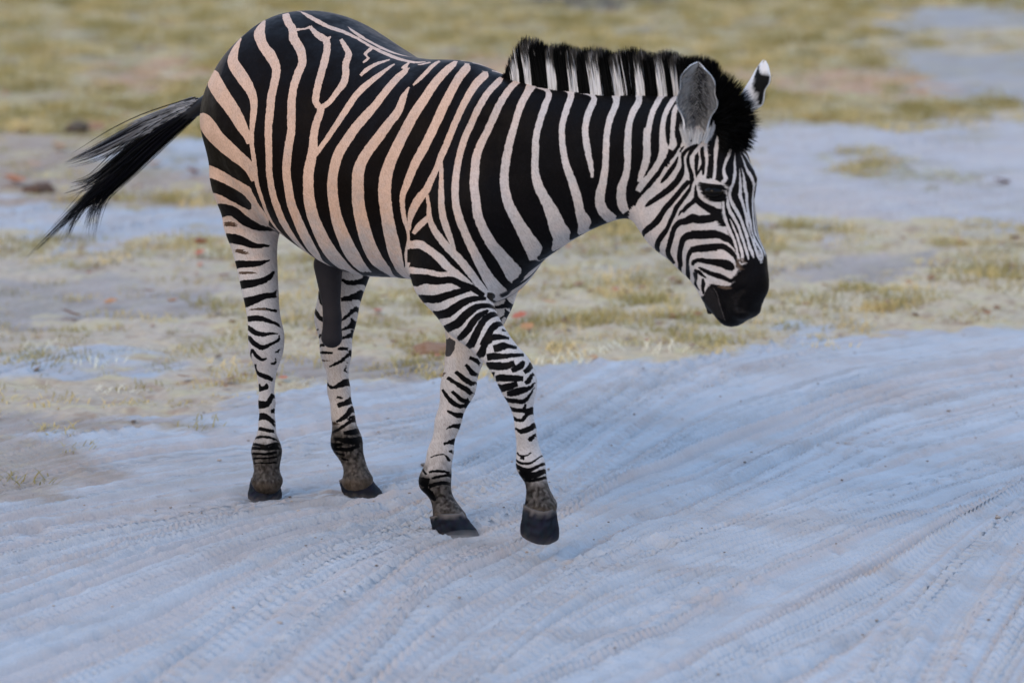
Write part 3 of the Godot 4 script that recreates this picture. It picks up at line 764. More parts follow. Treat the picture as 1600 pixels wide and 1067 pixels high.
	st("C w 827,1068,834,1069,826,1038,839,1038,822,1004,837,1003,819,970,839,970,820,936,838,937,823,903,837,903,824,870,839,870,825,843,839,843,821,814,839,811")
	st("C w 836,1112,848,1114,835,1095,850,1095,836,1067,846,1066")
	st("C w 866,1081,872,1082,865,1049,877,1051,865,1026,876,1024,860,1000,868,998,857,976,860,975")
	st("C w 896,1006,898,1006,888,972,898,970,881,940,895,937,873,908,886,905,869,875,881,874,871,844,887,849,880,820,900,820,869,798,886,790")
	st("C w 760,806,764,818,790,794,792,811,824,793,827,813,862,783,864,796,884,790,881,802")
	st("C w 915,963,917,964,914,918,921,919,918,884,926,887,923,851,931,853,922,816,930,817,914,786,924,785")
	st("C w 919,892,926,894,920,853,929,855,920,808,929,809,908,773,918,772,901,744,913,747,906,716,918,724,922,684,935,694,940,658,952,669,955,633,966,641,966,607,978,614,979,577,990,585,999,539,1008,547")
	st("C w 973,594,983,600,986,558,996,565,1001,521,1011,527,1012,488,1024,496,1026,462,1039,471,1036,444,1044,449,1043,434,1045,435")
	st("C w 891,770,896,772,891,742,898,744,893,716,903,719,892,693,907,698,903,665,915,673,921,638,932,647,938,606,950,615")
	st("C w 904,655,914,665,924,630,935,639,941,604,952,613,956,573,967,580,969,540,980,546,984,507,995,512,997,472,1009,477,1010,444,1020,448,1019,425,1022,426")
	st("C w 872,708,883,710,873,678,885,680,877,647,889,650,887,616,899,621,898,586,910,591")
	st("C w 886,613,899,619,901,577,915,584,917,548,929,555,933,516,945,522,947,483,959,487,956,458,966,461,963,429,976,432,967,404,981,407,976,388,980,389")
	st("C w 912,626,913,627,923,595,930,599,937,565,945,570,949,538,959,543,961,504,972,509,972,470,987,475,981,445,995,448,983,422,997,425,996,400,1000,401")
	st("C w 939,888,941,889,943,852,947,854,945,819,952,823,948,788,956,792")
	st("C w 944,841,950,844,945,805,954,808,944,770,956,775,944,746,958,754,958,714,968,722,971,679,980,686,981,646,990,653,991,611,999,617")
	st("C w 985,632,993,639,997,597,1002,602,1011,562,1013,565,1027,518,1035,524,1043,482,1052,489,1054,453,1063,460,1068,429,1071,432")
	st("C w 945,854,944,854,949,817,947,817,951,769,949,768,964,715,962,714,981,660,979,659,992,609,989,608,1016,549,1013,549,1052,497,1051,497")
	st("C kP 743,797,756,795,769,793,789,790,809,788,843,785,876,784,884,778,891,773,891,760,890,748,891,733,893,719,882,711,871,704,849,702,827,701,813,705,798,710,786,719,774,728,766,743,759,759,751,778")
	st("C k 656,995,654,1000,680,995,674,1014,708,1001,700,1020,735,1017,729,1029")
	st("C b 710,1005,705,1014,730,1015,725,1024")
	st("C k 654,1028,656,1036,658,1028,659,1035")
	st("C b 961,428,966,429,967,397,975,400,979,370,987,373")
	st("C b 985,429,990,431,993,407,1000,410")
	st("C b 852,293,853,297,887,285,888,293,917,281,919,287")
	st("C dP 791,294,809,283,827,273,837,251,848,229,855,205,863,181,873,159,881,139,844,149,801,164,759,197,738,216,736,240,763,241,768,256,772,272,782,283")
	st("C d 956,225,932,236,970,251,955,263,999,268,991,279")
	st("C d 965,166,960,165,954,196,947,195,956,226,948,228,972,251,965,256,998,266,993,271")
	st("C d 962,138,974,142,998,151,1011,158,1008,168,1020,177,976,169,975,174")
	st("C k 985,240,999,247,994,214,1015,222,1000,187,1014,192")
	st("C e 818,289,820,290,837,265,840,266,850,218,853,219,866,174,869,174,879,136,882,136")
	st("C b 855,294,857,298,887,282,890,293,917,283,917,292")


const ORIGIN := {"A": Vector3(-0.80, -0.30, 1.75), "B": Vector3(-0.35, -0.40, 1.2), "C": Vector3(0.58, 0.36, 0.68)}
const PAINT := {"w": Color(0.83, 0.815, 0.80), "k": Color(0.055, 0.057, 0.066), "m": Color(0.36, 0.33, 0.31), "g": Color(0.27, 0.27, 0.28), "b": Color(0.42, 0.36, 0.31), "d": Color(0.135, 0.13, 0.135), "e": Color(0.33, 0.32, 0.32)}


func smooth_line(p: PackedVector2Array, n: int) -> PackedVector2Array:
	var out := PackedVector2Array()
	var m := p.size()
	for i in m - 1:
		var a := p[i - 1] if i > 0 else 2.0 * p[0] - p[1]
		var d := p[i + 2] if i + 2 < m else 2.0 * p[m - 1] - p[m - 2]
		for k in n:
			out.append(p[i].cubic_interpolate(p[i + 1], a, d, float(k) / n))
	out.append(p[m - 1])
	return out


func fill(im: Image, poly: PackedVector2Array, c: Color, ragged := 0.0) -> void:
	var lo := 1e9
	var hi := -1e9
	for q in poly:
		lo = minf(lo, q.y)
		hi = maxf(hi, q.y)
	var n := poly.size()
	for y in range(maxi(int(lo), 0), mini(int(hi) + 1, im.get_height() - 1) + 1):
		var yc := y + 0.5
		var xs := []
		for i in n:
			var a := poly[i]
			var b := poly[(i + 1) % n]
			if (a.y <= yc) != (b.y <= yc):
				xs.append(a.x + (yc - a.y) * (b.x - a.x) / (b.y - a.y))
		xs.sort()
		for i in range(0, xs.size() - 1, 2):
			var x0 := maxi(roundi(xs[i] + rng.randfn() * ragged), 0)
			var x1 := mini(roundi(xs[i + 1] + rng.randfn() * ragged), im.get_width())
			if x1 > x0:
				im.fill_rect(Rect2i(x0, y, x1 - x0, 1), c)


func fray(p: PackedVector2Array, amount: float) -> PackedVector2Array:
	for i in p.size():
		p[i] += Vector2(wobble.get_noise_2dv(p[i] * 0.11), wobble.get_noise_2dv(p[i] * 0.11 + Vector2(500, 90))) * amount
	return p


func paint_coat() -> void:
	stripes_data()
	var fur := Image.create_empty(256, 256, false, Image.FORMAT_RGBA8)  # short hairs that lie down and back, a little darker or paler than the coat
	for k in 15000:
		var x := rng.randi() % 256
		var y := rng.randi() % 256
		var c := Color(0.15, 0.11, 0.08, rng.randf_range(0.05, 0.20)) if rng.randf() < 0.62 else Color(0.75, 0.72, 0.70, rng.randf_range(0.02, 0.07))
		for j in rng.randi_range(3, 7):
			fur.set_pixel((x + (j >> 1)) % 256, (y + j) % 256, c)
	for t in ORIGIN:
		var size := 2048 if t == "A" else 1024
		var im := Image.create_empty(size, size, false, Image.FORMAT_RGB8)
		im.fill(PAINT["k"])
		var o: Vector3 = ORIGIN[t]
		var scale := 0.0005 / o.z * size
		for s in strokes:
			if s[0] != t:
				continue
			var n: PackedFloat64Array = s[2]
			var c: Color = PAINT[s[1].substr(0, 1)]
			if s[1].length() > 1:
				var poly := PackedVector2Array()
				for i in range(0, n.size(), 2):
					poly.append(Vector2(n[i] * scale, size - n[i + 1] * scale))
				poly.append(poly[0])
				fill(im, fray(smooth_line(poly, 5), 2.0), c, 5.0 if t == "C" and s[1] == "kP" else 0.0)
				continue
			var l := PackedVector2Array()
			var r := PackedVector2Array()
			for i in range(0, n.size(), 4):
				l.append(Vector2(n[i] * scale, size - n[i + 1] * scale))
				r.append(Vector2(n[i + 2] * scale, size - n[i + 3] * scale))
			l = fray(smooth_line(l, 6), 2.2)
			r = fray(smooth_line(r, 6), 2.2)
			var soft: bool = s[1] in ["m", "b", "g", "d"]
			for i in l.size() - 1:
				if soft:
					for k in 3:
						fill(im, PackedVector2Array([l[i], l[i + 1], r[i + 1], r[i]]), c.darkened(rng.randf_range(0.0, 0.35)), 3.5 + 2.0 * k)
				else:
					fill(im, PackedVector2Array([l[i], l[i + 1], r[i + 1], r[i]]), c)
		im.convert(Image.FORMAT_RGBA8)
		for y in range(0, size, 256):
			for x in range(0, size, 256):
				im.blend_rect(fur, Rect2i(0, 0, 256, 256), Vector2i(x, y))
		im.convert(Image.FORMAT_RGB8)
		tiles[t] = im


# ------------------------------------------------------------------ body field
func el(g: String, a: Vector3, ra: float, sa: float, b: Vector3, rb: float, sb: float) -> void:
	if g == "N":
		holes.append(el_a.size())
	el_a.append(a)
	el_b.append(b)
	el_r.append(Vector2(ra, rb))
	el_s.append(Vector2(sa, sb))
	el_g.append(GROUPS.find(g))


func body_data() -> void:
	el("T", Vector3(-0.4939, 1.0796, 0.0000), 0.1490, 1.350, Vector3(-0.3630, 1.1044, -0.0000), 0.2496, 1.150)
	el("T", Vector3(-0.3630, 1.1044, -0.0000), 0.2496, 1.150, Vector3(-0.1982, 1.0287, 0.0000), 0.2543, 1.120)
	el("T", Vector3(-0.1982, 1.0287, 0.0000), 0.2543, 1.120, Vector3(-0.0627, 0.9633, 0.0000), 0.2690, 0.980)
	el("T", Vector3(-0.0627, 0.9633, 0.0000), 0.2690, 0.980, Vector3(0.1750, 0.9820, 0.0000), 0.2561, 0.880)
	el("T", Vector3(0.1750, 0.9820, 0.0000), 0.2561, 0.880, Vector3(0.2873, 0.9501, -0.0000), 0.2094, 0.780)
	el("T", Vector3(0.2873, 0.9501, -0.0000), 0.2094, 0.780, Vector3(0.3466, 0.8225, 0.0000), 0.1580, 0.950)
	el("T", Vector3(0.3073, 1.1129, 0.0000), 0.1181, 0.750, Vector3(0.1750, 0.9820, 0.0000), 0.2561, 0.880)
	el("T", Vector3(-0.1982, 1.0287, 0.0000), 0.2543, 1.120, Vector3(0.3073, 1.1129, 0.0000), 0.1181, 0.750)
	el("T", Vector3(0.3073, 1.1129, 0.0000), 0.1181, 0.750, Vector3(0.5086, 1.0641, -0.0100), 0.1496, 0.620)
	el("T", Vector3(0.5086, 1.0641, -0.0100), 0.1496, 0.620, Vector3(0.6727, 1.0873, -0.0500), 0.1068, 0.620)
	el("T", Vector3(0.6727, 1.0873, -0.0500), 0.1068, 0.620, Vector3(1.0240, 1.1333, -0.0900), 0.0756, 0.720)
	el("T", Vector3(1.0240, 1.1333, -0.0900), 0.0756, 0.720, Vector3(1.0862, 1.1628, -0.1150), 0.0610, 0.850)
	el("T", Vector3(0.3466, 0.8225, 0.0000), 0.1580, 0.950, Vector3(0.5393, 0.9564, -0.0100), 0.1255, 0.720)
	el("T", Vector3(0.5393, 0.9564, -0.0100), 0.1255, 0.720, Vector3(0.6760, 1.0430, -0.0500), 0.1277, 0.660)
	el("T", Vector3(0.6760, 1.0430, -0.0500), 0.1277, 0.660, Vector3(0.8651, 1.0820, -0.0900), 0.1259, 0.620)
	el("T", Vector3(0.2873, 0.9501, -0.0000), 0.2094, 0.780, Vector3(0.3073, 1.1129, 0.0000), 0.1181, 0.750)
	el("T", Vector3(0.5086, 1.0641, -0.0100), 0.1496, 0.620, Vector3(0.5393, 0.9564, -0.0100), 0.1255, 0.720)
	el("T", Vector3(0.6727, 1.0873, -0.0500), 0.1068, 0.620, Vector3(0.6760, 1.0430, -0.0500), 0.1277, 0.660)
	el("T", Vector3(1.0240, 1.1333, -0.0900), 0.0756, 0.720, Vector3(0.8651, 1.0820, -0.0900), 0.1259, 0.620)
	el("H", Vector3(1.0862, 1.1628, -0.1150), 0.0610, 0.850, Vector3(1.1065, 1.0794, -0.1200), 0.0816, 0.900)
	el("H", Vector3(1.1065, 1.0794, -0.1200), 0.0816, 0.900, Vector3(1.1343, 0.9386, -0.1200), 0.0811, 0.800)
	el("H", Vector3(1.1343, 0.9386, -0.1200), 0.0811, 0.800, Vector3(1.2274, 0.8298, -0.1200), 0.0555, 0.850)
	el("H", Vector3(1.2274, 0.8298, -0.1200), 0.0555, 0.850, Vector3(1.2466, 0.7994, -0.1200), 0.0249, 0.900)
	el("H", Vector3(1.0862, 1.1628, -0.1150), 0.0610, 0.850, Vector3(0.9889, 0.9442, -0.1150), 0.0981, 0.720)
	el("H", Vector3(0.9889, 0.9442, -0.1150), 0.0981, 0.720, Vector3(1.1065, 1.0794, -0.1200), 0.0816, 0.900)
	el("H", Vector3(0.9889, 0.9442, -0.1150), 0.0981, 0.720, Vector3(1.1343, 0.9386, -0.1200), 0.0811, 0.800)
	el("H", Vector3(0.9889, 0.9442, -0.1150), 0.0981, 0.720, Vector3(1.0347, 0.8451, -0.1200), 0.0346, 0.800)
	el("H", Vector3(1.0347, 0.8451, -0.1200), 0.0346, 0.800, Vector3(1.1009, 0.6872, -0.1250), -0.0101, 1.200)
	el("H", Vector3(1.1009, 0.6872, -0.1250), -0.0101, 1.200, Vector3(1.2466, 0.7994, -0.1200), 0.0249, 0.900)
	el("H", Vector3(1.0347, 0.8451, -0.1200), 0.0346, 0.800, Vector3(1.1343, 0.9386, -0.1200), 0.0811, 0.800)
	el("H", Vector3(1.0592, 1.0221, -0.0780), 0.0330, 1.000, Vector3(1.1227, 0.9618, -0.0800), 0.0264, 1.000)
	el("H", Vector3(1.1227, 0.9618, -0.0800), 0.0264, 1.000, Vector3(1.1875, 0.8713, -0.0900), 0.0230, 1.000)
	el("H", Vector3(1.1179, 1.0370, -0.0700), 0.0148, 1.000, Vector3(1.1992, 1.0478, -0.0760), 0.0147, 1.000)
	el("H", Vector3(1.1179, 0.8421, -0.1050), 0.0496, 1.000, Vector3(1.1618, 0.7799, -0.1080), 0.0429, 1.000)
	el("H", Vector3(1.2410, 0.7236, -0.0980), 0.0214, 1.000, Vector3(1.2577, 0.7687, -0.0990), 0.0197, 1.000)
	el("H", Vector3(1.1403, 0.7513, -0.1020), 0.0231, 1.000, Vector3(1.1867, 0.6994, -0.1070), 0.0231, 1.000)
	el("H", Vector3(1.1674, 1.0179, -0.0620), 0.0197, 1.000, Vector3(1.1674, 1.0179, -0.0620), 0.0197, 1.000)
	el("H", Vector3(1.0974, 1.1481, -0.0850), 0.0165, 0.900, Vector3(1.0974, 1.1481, -0.0850), 0.0165, 0.900)
	el("H", Vector3(1.0592, 1.0221, -0.1620), 0.0330, 1.000, Vector3(1.1227, 0.9618, -0.1600), 0.0264, 1.000)
	el("H", Vector3(1.1227, 0.9618, -0.1600), 0.0264, 1.000, Vector3(1.1875, 0.8713, -0.1500), 0.0230, 1.000)
	el("H", Vector3(1.1179, 1.0370, -0.1700), 0.0148, 1.000, Vector3(1.1992, 1.0478, -0.1640), 0.0147, 1.000)
	el("H", Vector3(1.1179, 0.8421, -0.1350), 0.0496, 1.000, Vector3(1.1618, 0.7799, -0.1320), 0.0429, 1.000)
	el("H", Vector3(1.2410, 0.7236, -0.1420), 0.0214, 1.000, Vector3(1.2577, 0.7687, -0.1410), 0.0197, 1.000)
	el("H", Vector3(1.1403, 0.7513, -0.1380), 0.0231, 1.000, Vector3(1.1867, 0.6994, -0.1330), 0.0231, 1.000)
	el("H", Vector3(1.1674, 1.0179, -0.1780), 0.0197, 1.000, Vector3(1.1674, 1.0179, -0.1780), 0.0197, 1.000)
	el("H", Vector3(1.0974, 1.1481, -0.1550), 0.0165, 0.900, Vector3(1.0974, 1.1481, -0.1550), 0.0165, 0.900)
	el("NH", Vector3(-0.3924, 1.0214, 0.1300), 0.1577, 1.000, Vector3(-0.4085, 0.9130, 0.1500), 0.1197, 0.950)
	el("NH", Vector3(-0.4085, 0.9130, 0.1500), 0.1197, 0.950, Vector3(-0.4397, 0.7914, 0.1400), 0.0687, 1.000)
	el("NH", Vector3(-0.4397, 0.7914, 0.1400), 0.0687, 1.000, Vector3(-0.3900, 0.4723, 0.1300), 0.0400, 1.000)
	el("NH", Vector3(-0.3900, 0.4723, 0.1300), 0.0400, 1.000, Vector3(-0.3970, 0.4284, 0.1250), 0.0365, 1.000)
	el("NH", Vector3(-0.3970, 0.4284, 0.1250), 0.0365, 1.000, Vector3(-0.4026, 0.2755, 0.1200), 0.0148, 1.000)
	el("NH", Vector3(-0.4026, 0.2755, 0.1200), 0.0148, 1.000, Vector3(-0.4027, 0.2188, 0.1200), 0.0140, 1.000)
	el("NH", Vector3(-0.4027, 0.2188, 0.1200), 0.0140, 1.000, Vector3(-0.4054, 0.1398, 0.1200), 0.0341, 1.000)
	el("NH", Vector3(-0.4054, 0.1398, 0.1200), 0.0341, 1.000, Vector3(-0.4061, 0.0840, 0.1200), 0.0250, 1.000)
	el("NH", Vector3(-0.4061, 0.0840, 0.1200), 0.0250, 1.000, Vector3(-0.4047, 0.0557, 0.1200), 0.0438, 1.000)
	el("FH", Vector3(-0.4670, 0.9565, -0.1400), 0.1638, 1.000, Vector3(-0.3832, 0.7998, -0.1500), 0.1086, 0.950)
	el("FH", Vector3(-0.3832, 0.7998, -0.1500), 0.1086, 0.950, Vector3(-0.3361, 0.7226, -0.1400), 0.0859, 1.000)
	el("FH", Vector3(-0.3361, 0.7226, -0.1400), 0.0859, 1.000, Vector3(-0.3824, 0.4943, -0.1200), 0.0515, 1.000)
	el("FH", Vector3(-0.3824, 0.4943, -0.1200), 0.0515, 1.000, Vector3(-0.3757, 0.3979, -0.1150), 0.0356, 1.000)
	el("FH", Vector3(-0.3757, 0.3979, -0.1150), 0.0356, 1.000, Vector3(-0.3581, 0.2896, -0.1100), 0.0236, 1.000)
	el("FH", Vector3(-0.3581, 0.2896, -0.1100), 0.0236, 1.000, Vector3(-0.3415, 0.2248, -0.1100), 0.0239, 1.000)
	el("FH", Vector3(-0.3415, 0.2248, -0.1100), 0.0239, 1.000, Vector3(-0.3257, 0.1441, -0.1100), 0.0365, 1.000)
	el("FH", Vector3(-0.3257, 0.1441, -0.1100), 0.0365, 1.000, Vector3(-0.2892, 0.0796, -0.1100), 0.0225, 1.000)
	el("FH", Vector3(-0.2892, 0.0796, -0.1100), 0.0225, 1.000, Vector3(-0.2805, 0.0426, -0.1100), 0.0451, 1.000)
	el("NF", Vector3(0.4719, 1.1486, 0.0700), 0.0763, 0.800, Vector3(0.4539, 0.9270, 0.1000), 0.1276, 0.850)
	el("NF", Vector3(0.4539, 0.9270, 0.1000), 0.1276, 0.850, Vector3(0.3761, 0.7345, 0.1300), 0.1008, 0.800)
	el("NF", Vector3(0.3761, 0.7345, 0.1300), 0.1008, 0.800, Vector3(0.4342, 0.6382, 0.1200), 0.0683, 0.850)
	el("NF", Vector3(0.4342, 0.6382, 0.1200), 0.0683, 0.850, Vector3(0.5914, 0.5036, 0.1000), 0.0407, 1.000)
	el("NF", Vector3(0.5914, 0.5036, 0.1000), 0.0407, 1.000, Vector3(0.6061, 0.4625, 0.0900), 0.0392, 1.000)
	el("NF", Vector3(0.6061, 0.4625, 0.0900), 0.0392, 1.000, Vector3(0.6233, 0.3376, 0.0800), 0.0184, 1.000)
	el("NF", Vector3(0.6233, 0.3376, 0.0800), 0.0184, 1.000, Vector3(0.6204, 0.2878, 0.0700), 0.0180, 1.000)
	el("NF", Vector3(0.6204, 0.2878, 0.0700), 0.0180, 1.000, Vector3(0.6312, 0.2441, 0.0700), 0.0285, 1.000)
	el("NF", Vector3(0.6312, 0.2441, 0.0700), 0.0285, 1.000, Vector3(0.6473, 0.2056, 0.0650), 0.0171, 1.000)
	el("NF", Vector3(0.6473, 0.2056, 0.0650), 0.0171, 1.000, Vector3(0.6594, 0.1378, 0.0600), 0.0449, 1.000)
	el("FF", Vector3(0.3766, 0.8825, -0.1000), 0.1124, 0.850, Vector3(0.2390, 0.6360, -0.1200), 0.0846, 0.800)
	el("FF", Vector3(0.2390, 0.6360, -0.1200), 0.0846, 0.800, Vector3(0.2168, 0.5579, -0.1000), 0.0743, 0.850)
	el("FF", Vector3(0.2168, 0.5579, -0.1000), 0.0743, 0.850, Vector3(0.2171, 0.4654, -0.0700), 0.0430, 1.000)
	el("FF", Vector3(0.2171, 0.4654, -0.0700), 0.0430, 1.000, Vector3(0.2131, 0.3826, -0.0500), 0.0396, 1.000)
	el("FF", Vector3(0.2131, 0.3826, -0.0500), 0.0396, 1.000, Vector3(0.2042, 0.2887, -0.0200), 0.0266, 1.000)
	el("FF", Vector3(0.2042, 0.2887, -0.0200), 0.0266, 1.000, Vector3(0.1953, 0.2033, 0.0000), 0.0262, 1.000)
	el("FF", Vector3(0.1953, 0.2033, 0.0000), 0.0262, 1.000, Vector3(0.1848, 0.1244, 0.0100), 0.0358, 1.000)
	el("FF", Vector3(0.1848, 0.1244, 0.0100), 0.0358, 1.000, Vector3(0.2038, 0.1064, 0.0150), 0.0168, 1.000)
	el("FF", Vector3(0.2038, 0.1064, 0.0150), 0.0168, 1.000, Vector3(0.2542, 0.0290, 0.0200), 0.0480, 1.000)
	el("P", Vector3(-0.2734, 0.6708, 0.0000), 0.0395, 1.000, Vector3(-0.2557, 0.5275, 0.0000), 0.0215, 1.000)
	el("P", Vector3(-0.2557, 0.5275, 0.0000), 0.0215, 1.000, Vector3(-0.2591, 0.4688, -0.0000), 0.0305, 1.000)
	el("N", Vector3(1.1719, 0.7801, -0.0553), 0.0042, 1.0, Vector3(1.1849, 0.7712, -0.0586), 0.0042, 1.0)
	el("N", Vector3(1.1719, 0.7801, -0.1847), 0.0042, 1.0, Vector3(1.1849, 0.7712, -0.1814), 0.0042, 1.0)
	el("N", Vector3(1.1849, 0.7712, -0.0586), 0.0042, 1.0, Vector3(1.1918, 0.7463, -0.0659), 0.0042, 1.0)
	el("N", Vector3(1.1849, 0.7712, -0.1814), 0.0042, 1.0, Vector3(1.1918, 0.7463, -0.1741), 0.0042, 1.0)
	el("N", Vector3(1.1918, 0.7463, -0.0659), 0.0042, 1.0, Vector3(1.1993, 0.7131, -0.0727), 0.0042, 1.0)
	el("N", Vector3(1.1918, 0.7463, -0.1741), 0.0042, 1.0, Vector3(1.1993, 0.7131, -0.1673), 0.0042, 1.0)
	el("N", Vector3(1.1993, 0.7131, -0.0727), 0.0042, 1.0, Vector3(1.2037, 0.6930, -0.0779), 0.0042, 1.0)
	el("N", Vector3(1.1993, 0.7131, -0.1673), 0.0042, 1.0, Vector3(1.2037, 0.6930, -0.1621), 0.0042, 1.0)
	el("N", Vector3(1.2501, 0.7309, -0.0720), 0.0045, 1.0, Vector3(1.2492, 0.7476, -0.0704), 0.0045, 1.0)
	el("N", Vector3(1.2501, 0.7309, -0.1680), 0.0045, 1.0, Vector3(1.2492, 0.7476, -0.1696), 0.0045, 1.0)
	el("N", Vector3(1.2492, 0.7476, -0.0704), 0.0045, 1.0, Vector3(1.2591, 0.7655, -0.0694), 0.0045, 1.0)
	el("N", Vector3(1.2492, 0.7476, -0.1696), 0.0045, 1.0, Vector3(1.2591, 0.7655, -0.1706), 0.0045, 1.0)
	el("N", Vector3(1.2591, 0.7655, -0.0694), 0.0045, 1.0, Vector3(1.2736, 0.7767, -0.0730), 0.0045, 1.0)
	el("N", Vector3(1.2591, 0.7655, -0.1706), 0.0045, 1.0, Vector3(1.2736, 0.7767, -0.1670), 0.0045, 1.0)
	el("N", Vector3(1.2600, 0.7248, -0.0783), 0.0100, 1.0, Vector3(1.2661, 0.7456, -0.0765), 0.0100, 1.0)
	el("N", Vector3(1.2600, 0.7248, -0.1617), 0.0100, 1.0, Vector3(1.2661, 0.7456, -0.1635), 0.0100, 1.0)


func reach(i: int, p: Vector3) -> float:
	var a := el_a[i]
	var ab := el_b[i] - a
	var t := clampf((p - a).dot(ab) / maxf(ab.length_squared(), 1e-9), 0.0, 1.0)
	var d := p - a - ab * t
	var s := el_s[i]
	var r := el_r[i]
	d.z /= s.x + (s.y - s.x) * t
	return d.length() - (r.x + (r.y - r.x) * t)


func near_list(b: Vector3i, lo: Vector3) -> PackedInt32Array:
	if lists.has(b):
		return lists[b]
	var c := lo + (Vector3(b) * 8.0 + Vector3.ONE * 4.0) * CELL
	var out := PackedInt32Array()
	for i in el_a.size():
		var m := 0.24 if el_g[i] == 0 else 0.15
		if el_g[i] < 0:
			m = 0.09
		if reach(i, c) < m:
			out.append(i)
	lists[b] = out
	return out


func field(p: Vector3, use: PackedInt32Array) -> float:
	var sum := 0.0
	var hole := 0.0
	var acc := 0.0
	var g := 0
	for i in use:
		var gi := el_g[i]
		var d := reach(i, p)
		if gi < 0:
			hole += exp(-d / 0.005)
			continue
		if gi != g:
			if acc > 0.0:
				sum += pow(acc, SOFT[g] / KT)
			acc = 0.0
			g = gi
		acc += exp(-d / SOFT[g])
	if acc > 0.0:
		sum += pow(acc, SOFT[g] / KT)
	if sum <= 0.0:
		return 0.3
	var f := -KT * log(sum)
	if hole > 0.0 and f > -0.1:
		var dn := -0.005 * log(hole)
		f = 0.004 * log(exp(clampf(f, -0.3, 0.3) / 0.004) + exp(clampf(-dn, -0.3, 0.3) / 0.004))
	return f


func region(p: Vector3, use: PackedInt32Array) -> String:
	var acc := [0.0, 0.0, 0.0, 0.0, 0.0, 0.0, 0.0]
	for i in use:
		if el_g[i] >= 0:
			acc[el_g[i]] += exp(-reach(i, p) / SOFT[el_g[i]])
	var f := []
	for g in 7:
		f.append(-SOFT[g] * log(acc[g]) if acc[g] > 0.0 else 1.0)
	var far := minf(f[3], f[5])
	var close := minf(f[0], minf(f[2], f[4]))
	if f[6] < minf(close, far):
		return "P"
	if p.y > 1.10 and p.x < 0.32 and p.z < -0.014:
		return "D"
	if f[1] < minf(close, far) + 0.012:
		return "C"
	if far < close and p.y < 0.78:
		return "B"
	return "A"


func sway(x: float) -> float:
	return HEAD_Z * smoothstep(0.45, 1.15, x)


func side_map(p: Vector3, t: String) -> Vector2:
	var z := p.z if t == "B" else absf(p.z - sway(p.x))
	var o: Vector3 = ORIGIN[t]
	var u := p.x * cos(PI / 6) - z * sin(PI / 6)
	var v := p.y * cos(PI / 9) - sin(PI / 9) * (p.x * sin(PI / 6) + z * cos(PI / 6))
	return Vector2((u - o.x) / o.z, 1.0 - (v - o.y) / o.z)


func dust(p: Vector3) -> Color:  # the brownish dust that lies in the coat of the upper body, thinner on belly, legs and face; also the painted-in shade of the far legs
	var n := mottle.get_noise_3dv(p * 9.0) * 0.5 + mottle.get_noise_3dv(p * 40.0) * 0.35
	var high := smoothstep(0.62, 0.95, p.y + 0.10 * n) * (1.0 - 0.85 * smoothstep(0.30, 0.70, p.x + 0.25 * (1.0 - p.y)))
	high = clampf(high + 0.35 * n, 0.0, 1.0)
	var c := Color(0.80, 0.79, 0.78).lerp(Color(0.88, 0.61, 0.45), high)
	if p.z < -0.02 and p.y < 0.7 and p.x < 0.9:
		c = c.lerp(Color(0.72, 0.64, 0.55), 0.5)  # far legs tanner and darker: their shade is put into the colour
	var low := smoothstep(0.42, 0.10, p.y + 0.15 * n)
	c = c.lerp(Color(0.74, 0.66, 0.57), low * 0.5)
	var lift := 0.085 if p.x > 0.52 else 0.02 if p.x < -0.37 else 0.045 if p.x < -0.1 else 0.01
	var mud := smoothstep(0.175, 0.11, p.y - lift + 0.06 * n)
	var speck := mottle.get_noise_3d(p.x * 130.0, p.y * 60.0, p.z * 130.0)
	var pale := smoothstep(0.062, 0.046, p.y - (0.085 if p.x > 0.52 else 0.0) + 0.03 * n)
	c = c.lerp(Color(0.045, 0.039, 0.033) * (1.0 + 1.6 * n + 0.7 * speck), mud * clampf(0.94 - 0.25 * speck, 0.6, 1.0)).lerp(Color(0.125, 0.098, 0.072) * (1.0 + n + 0.4 * speck), pale * 0.7)
	return c * (1.0 + 0.22 * n) * lerpf(0.88, 1.0, smoothstep(0.35, 0.7, p.y))


